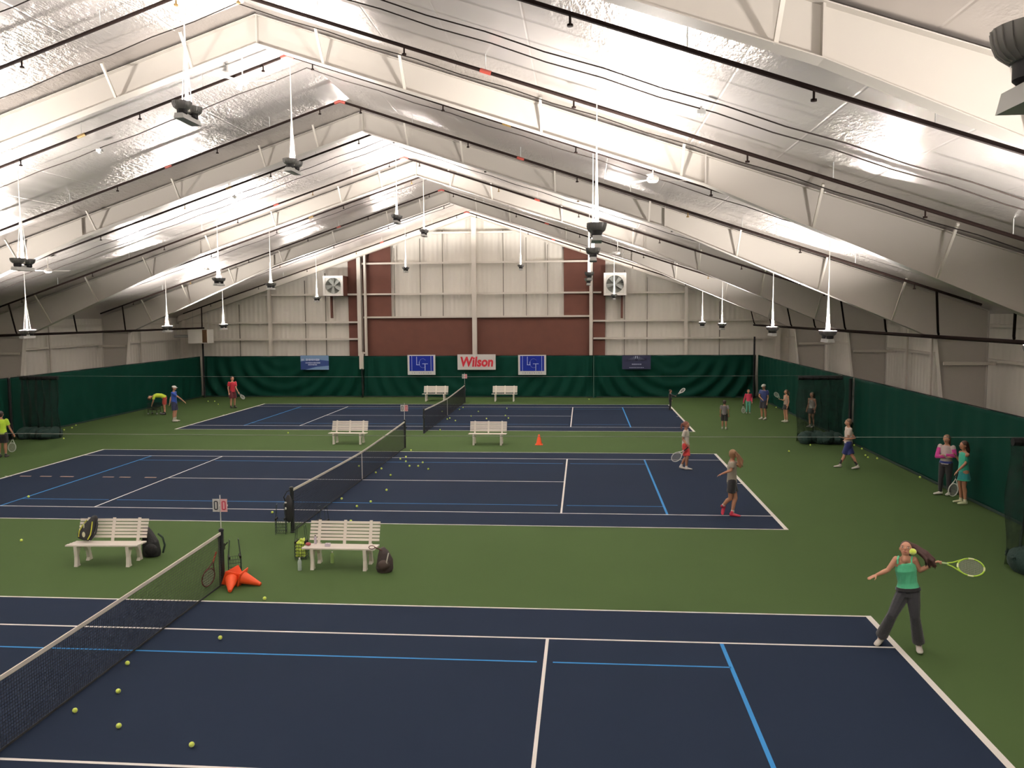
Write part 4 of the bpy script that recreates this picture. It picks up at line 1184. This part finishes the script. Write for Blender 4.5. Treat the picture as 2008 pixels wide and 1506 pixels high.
p4 = person((1662, 918), 827, -72, 'person in white shirt and navy shorts striding along the right side', [('shorts', (.012, .022, .13), .92), ('shirt', (.66, .56, .50)), ('stripe', whitep, 'R'), ('socks', (.012, .012, .014), .38), ('shoes', shoe_w)],
    pose={'kneeL': (-.10, -.05, .45), 'ankL': (-.24, -.04, .12), 'toeL': (-.42, .0, .05), 'kneeR': (.12, .06, .45), 'ankR': (.30, .06, .11), 'toeR': (.18, .12, .03), 'elbL': (-.02, .2, 1.02), 'wriL': (-.18, .25, 1.06), 'elbR': (.20, .12, 1.05), 'wriR': (-.05, .26, 1.0)},
    hair=(.13, .07, .04), vox=.012, H=1.66, fw=1.05)
p5 = person((1853, 970), 858, -25, 'person with pink sleeves and folded arms talking by the right curtain', [('pants', (.010, .010, .012)), ('longshirt', (.45, .38, .36)), ('waistband', (.015, .03, .20)), ('sleeve', (.50, .04, .25), 'LR'), ('shoes', shoe_w)],
    pose={'elbR': (-.24, .10, 1.10), 'wriR': (.02, .22, 1.12), 'elbL': (.22, .10, 1.14), 'wriL': (-.05, .24, 1.17), 'kneeR': (-.12, .05, .46), 'ankR': (-.12, .05, .09), 'toeR': (-.24, .14, .03)},
    hair=(.18, .10, .06), hairstyle='long', vox=.012, H=1.72)
p6 = person((1887, 988), 867, -62, 'person in teal tennis dress holding a white racket by the right curtain', [('dress', (.03, .36, .24)), ('skirt', (.01, .22, .22)), ('socks', (.6, .62, .45), .10), ('shoes', mat('shoe_pale', (.62, .66, .42), .5))],
    pose={'elbR': (.05, .16, 1.15), 'wriR': (-.14, .20, .92), 'elbL': (-.1, -.1, 1.15), 'wriL': (-.2, .0, 1.3)}, hair=(.05, .025, .015), hairstyle='long', vox=.012, skin=skin_d, H=1.72)
J = p6['J']; racket('tennis_racket', J['wriR'] + V((0, -.02, -.02)), p6['at'](1866, 973, .3), V((.2, -1, .3)), mat('racket_white', (.75, .75, .72), .4), 'white racket pointing down, held by the person in teal', s=1.3)
p7 = person((1420, 842), 785, 172, 'child in grey shirt and black shorts seen from behind', [('shorts', (.012, .012, .012), .95), ('shirt', (.15, .14, .14)), ('socks', (.35, .45, .33), .5), ('shoes', shoe_w)],
    hair=(.03, .02, .015), vox=.014, skin=skin_d)
p8 = person((1314, 804), 764, 75, 'small child dressed in black swinging a racket at the far baseline', [('pants', (.008, .008, .010)), ('longshirt', (.010, .008, .012)), ('shoes', shoe_b)],
    pose={'elbR': (.12, .12, .80), 'wriR': (.24, .15, .78)}, hair=(.05, .03, .02), vox=.014)
J = p8['J']; racket('tennis_racket', J['wriR'] + V((.05, 0, 0)), p8['at'](1343, 762, .15), V((0, -.5, .9)), mat('racket_white', (.75, .75, .72), .4), 'racket held out by the small child in black', s=1.5)
p9 = person((1467, 811), 764, 5, 'child in pink red top and teal trousers near the right curtain', [('pants', (.10, .38, .28)), ('longshirt', (.58, .04, .10)), ('shoes', shoe_w)], hair=(.20, .10, .06), vox=.014,
    pose={'elbR': (-.20, .03, .75), 'wriR': (-.24, .10, .58)})
J = p9['J']; racket('tennis_racket', J['wriR'] + V((-.02, 0, -.04)), p9['at'](1458, 810, .2), V((.2, -1, .1)), mat('racket_grey', (.4, .45, .4), .4), 'small racket hanging from the hand of the child in pink', s=1.3)
p10 = person((1497, 823), 753, -35, 'tall coach in navy shirt, dark shorts and pale cap', [('shorts', (.012, .012, .018), .85), ('shirt', (.015, .03, .12)), ('cap', (.45, .45, .42)), ('shoes', shoe_w)], hair=(.05, .03, .02), vox=.014, skin=skin_d,
    pose={'elbR': (-.22, .1, 1.15), 'wriR': (-.1, .25, 1.05)})
p11 = person((1541, 828), 764, -60, 'person in pale top and black skirt holding a racket up', [('skirt', (.012, .012, .012)), ('tank', (.38, .28, .22)), ('shoes', shoe_w)], hair=(.14, .08, .05), hairstyle='pony', vox=.013,
    pose={'elbR': (-.10, .15, 1.05), 'wriR': (-.26, .2, 1.1)})
J = p11['J']; racket('tennis_racket', J['wriR'] + V((.05, 0, -.04)), p11['at'](1519, 770, .2), V((.1, -1, .1)), mat('racket_grey', (.4, .45, .4), .4), 'racket held up and left by the person in the black skirt', s=1.3)
p12 = person((1591, 838), 769, -40, 'person in pale grey top standing behind the gathered netting', [('skirt', (.02, .02, .02)), ('tank', (.42, .42, .36)), ('shoes', shoe_w)], hair=(.12, .08, .05), hairstyle='pony', vox=.014)
p13 = person((343, 827), 756, 68, 'person in blue shirt and white cap with arm stretched out', [('shorts', (.010, .014, .05), .85), ('shirt', (.02, .07, .38)), ('cap', (.75, .75, .72)), ('socks', (.6, .6, .5), .3), ('shoes', shoe_w)],
    pose={'elbR': (.22, .12, 1.22), 'wriR': (.44, .18, 1.02), 'elbL': (-.15, .0, 1.2), 'wriL': (-.2, .05, .95)}, hair=(.05, .03, .02), vox=.013)
p14 = person((322, 813), 772, -80, 'person in yellow shirt and red shorts bending over a ball cart', [('shorts', (.32, .04, .03), .8), ('shirt', (.55, .72, .05)), ('shoes', shoe_b)],
    pose={'pel': (.05, 0, .92), 'hipL': (.05, -.08, .88), 'hipR': (.05, .08, .88), 'waist': (-.10, 0, 1.02), 'chest': (-.34, .02, 1.04), 'neck': (-.52, .03, 1.0), 'head': (-.66, .03, .93), 'shL': (-.46, -.17, 1.0), 'shR': (-.46, .19, 1.0),
          'elbL': (-.50, -.2, .76), 'wriL': (-.56, -.12, .58), 'elbR': (-.52, .22, .76), 'wriR': (-.58, .14, .58), 'kneeL': (.0, -.1, .46), 'kneeR': (.02, .1, .46)}, hair=(.05, .03, .02), vox=.013, H=1.70)
p15 = person((457, 800), 738, 25, 'person in red shirt and dark shorts by the far left corner', [('shorts', (.09, .006, .012), .9), ('shirt', (.40, .012, .03)), ('shoes', shoe_b)], hair=(.04, .02, .02), vox=.013,
    pose={'elbL': (.20, .05, 1.12), 'wriL': (.30, .16, .92)})
J = p15['J']; racket('tennis_racket', J['wriL'] + V((0, 0, -.02)), p15['at'](479, 782, .2), V((0, -.6, .8)), mat('racket_grey', (.4, .45, .4), .4), 'racket hanging low from the hand of the person in red', s=1.3)
p16 = person((6, 897), 806, 160, 'person in lime yellow shirt and black shorts at the left edge', [('shorts', (.010, .010, .010), .85), ('shirt', (.50, .75, .05)), ('socks', (.25, .25, .2), .5), ('shoes', shoe_b)], hair=(.02, .012, .01), vox=.012, skin=skin_d,
    pose={'elbR': (.26, .02, 1.10), 'wriR': (.36, .08, .88)}, fw=1.1)
J = p16['J']; racket('tennis_racket', J['wriR'] + V((0, 0, -.03)), J['wriR'] + V((-.02, -.1, -.68)), V((.5, -1, 0)), mat('racket_grey', (.4, .45, .4), .4), 'racket hanging from the hand of the person in lime yellow', s=1.2)

# ball cart beside the bending person
p = onz(303, 812)
t = thing('ball_cart', 'dark wire ball cart below the bending person in yellow', 'ball cart', (p.x, p.y, 0))
b = MB()
for k in range(6):
    z = .25 + k * .07; b.tube([(-.26, -.22, z), (.26, -.22, z), (.26, .22, z), (-.26, .22, z)], .008, 5, closed=True)
for k in range(7):
    u = -.26 + .52 * k / 6
    for s in (-1, 1): b.tube([(u, s * .22, .25), (u, s * .22, .6)], .006, 4)
b.box((0, 0, .25), (.5, .42, .02)); b.build('basket', dark_m, t)
for sx in (-1, 1):
    for sy in (-1, 1):
        b = MB(); b.tube([(sx * .24, sy * .2, .25), (sx * .24, sy * .2, .07)], .012, 6); b.build('leg', dark_m, t)
        b = MB(); b.tube([(sx * .24, sy * .2 - .015, .05), (sx * .24, sy * .2 + .015, .05)], .045, 12); b.build('wheel', galv, t)

# --- racket leaning on the near net
rb = onx(430, 1063, -.06); ra = V((-.27, 6.22, .015)); rb = ra + (rb - ra).normalized() * .685
racket('tennis_racket', rb, ra, V((1, -.5, .3)), mat('racket_dark_red', (.12, .015, .015), .4), 'black and red racket leaning on the near net beside its post', grip_m=mat('grip_red', (.45, .10, .05), .6), s=1.1)

# --- bags
bag_k = mat('bag_black', (.012, .013, .015), .7, bump=(14, .5, .02))
t = thing('racket_bag', 'black and yellow racket bag leaning on the left bench back', 'bag', (-3.60, 7.66, .465), .05)
b = MB()
rt = Matrix.Rotation(-.25, 3, 'X') @ Matrix.Rotation(.28, 3, 'Y') @ Matrix.Scale(1.15, 3)
def lf(b, pts, m=None):
    loft(b, [((rt @ V(c)), a_, d_) for c, a_, d_ in pts], rt @ V((1, 0, 0)), 18)
lf(b, [((-.02, 0, .02), .12, .06), ((-.02, 0, .08), .165, .085), ((0, 0, .2), .16, .09), ((.03, 0, .33), .11, .07), ((.05, 0, .46), .07, .045), ((.05, 0, .50), .03, .02)])
remesh(b, 'body', bag_k, t, .008, 3)
b = MB()
for s in (-1, 1):
    P_ = [rt @ V((s * x_ * .9, -y_, z_)) for x_, y_, z_ in ((.10, .055, .05), (.125, .065, .15), (.10, .065, .27), (.06, .05, .38))]
    b.tube(P_, .012, 6)
b.build('piping', mat('bag_yellow', (.55, .55, .05), .6), t, True)
b = MB(); b.ellip(rt @ V((-.0, -.085, .12)), (.035, .012, .06)); b.ellip(rt @ V((-.06, -.075, .27)), (.015, .01, .07)); b.build('logo', mat('bag_mark', (.6, .6, .42), .6), t, True)
b = MB(); b.tube([rt @ V(q) for q in ((.13, -.03, .05), (.19, -.05, .2), (.15, -.03, .36), (.07, 0, .46))], .02, 8); b.build('shoulder_strap', bag_k, t, True)

t = thing('backpack', 'black backpack standing on the floor behind the left bench', 'bag', (-2.40, 8.20, 0), .1)
b = MB(); loft(b, [((0, 0, .005), .18, .14), ((0, 0, .08), .20, .15), ((-.02, 0, .30), .18, .13), ((-.08, 0, .52), .11, .10), ((-.13, 0, .68), .05, .05)], V((1, 0, 0)), 18); remesh(b, 'body', bag_k, t, .012, 3)
b = MB(); b.ellip((.05, -.15, .18), (.15, .05, .13)); b.build('front_pocket', bag_k, t, True)
b = MB(); b.tube([(.16, -.02, .50), (.26, -.03, .42), (.30, -.03, .25), (.25, -.02, .08)], .022, 8); b.build('shoulder_strap', mat('strap_green', (.012, .03, .02), .7), t, True)

t = thing('backpack', 'dark brown backpack with pale strap leaning at the end of the right bench', 'bag', (2.95, 7.42, 0), .1)
b = MB(); loft(b, [((0, 0, .005), .15, .13), ((0, 0, .08), .18, .15), ((.01, 0, .25), .16, .13), ((-.02, 0, .40), .11, .10), ((-.05, 0, .50), .05, .05)], V((1, 0, 0)), 18); remesh(b, 'body', mat('bag_brown', (.035, .024, .022), .7, bump=(14, .5, .02)), t, .01, 3)
b = MB(); b.ellip((0.0, -.13, .17), (.12, .05, .11)); b.build('front_pocket', mat('bag_brown2', (.05, .032, .026), .7), t, True)
b = MB(); b.tube([(.10, -.11, .42), (.08, -.15, .33), (.06, -.16, .24), (.09, -.14, .15)], .012, 6); b.build('pale_strap', mat('strap_pale', (.6, .56, .52), .6), t, True)
b = MB(); pts = [(-.20 + .06 * math.cos(a_) - .04, -.08, .53 + .035 * math.sin(a_)) for a_ in [2 * PI * k / 12 for k in range(12)]]; b.tube(pts, .008, 6, closed=True); b.tube([(-.18, -.08, .53), (-.04, -.06, .46)], .012, 6)
b.build('carry_loop', mat('strap_maroon', (.10, .03, .03), .7), t, True)

# --- small things on and under the right bench
def bottle(loc, label, h, m, capm):
    t = thing('water_bottle', label, 'bottle', loc)
    b = MB(); r = h * .16; b.lathe([(0, 0), (r, 0), (r * 1.05, h * .05), (r, h * .3), (r * .95, h * .32), (r * 1.02, h * .65), (r * .8, h * .8), (r * .38, h * .9), (r * .38, h * .93), (0, h * .93)], (0, 0, 0), 16); b.build('bottle_body', m, t, True)
    b = MB(); b.lathe([(0, h * .91), (r * .45, h * .91), (r * .45, h), (0, h)], (0, 0, 0), 12); b.build('cap', capm, t, True)
glassy = mat('bottle_clear', (.45, .55, .50), .2, coat=.5)
p = onz(588, 1118); bottle((p.x, p.y, 0), 'clear water bottle on the floor in front of the ball basket', .26, glassy, whitep)
p = onz(633, 1101); bottle((1.70, 7.95, 0), 'greenish bottle on the floor behind the leg of the right bench', .24, mat('bottle_lime', (.40, .58, .22), .3), whitep)
bottle((1.40, 7.78, .453), 'small clear bottle with dark cap on the right bench', .18, mat('bottle_mauve', (.62, .55, .62), .3), dark_m)
b = MB(); b.ellip((0, 0, .035), (.06, .045, .035)); o = b.build('pouch', mat('pouch_red', (.28, .04, .05), .6), None, True); o.location = (1.30, 7.62, .456); tag(o, 'small dark red pouch on the left end of the right bench', 'pouch')
b = MB(); b.box((0, 0, .03), (.10, .08, .06)); b.ellip((0, -.03, .065), (.02, .02, .012)); o = b.build('tissue_pack', mat('pack_pale', (.66, .60, .68), .6)); o.location = (1.72, 7.60, .458); tag(o, 'small pale pack lying on the seat of the right bench', 'pack')

# ------------------------------------------------------------------ world
w = D.worlds.new('world'); bpy.context.scene.world = w; w.use_nodes = True
w.node_tree.nodes['Background'].inputs[0].default_value = (.02, .02, .02, 1)
sc = bpy.context.scene
sc.view_settings.view_transform = 'Standard'; sc.view_settings.look = 'None'; sc.view_settings.gamma = 1
sc.view_settings.exposure = 0.0
sc.cycles.max_bounces = 8; sc.cycles.diffuse_bounces = 6; sc.cycles.glossy_bounces = 4; sc.cycles.transparent_max_bounces = 16
sc.cycles.sample_clamp_indirect = 6
sc.cycles.use_denoising = True
sc.cycles.use_light_tree = True
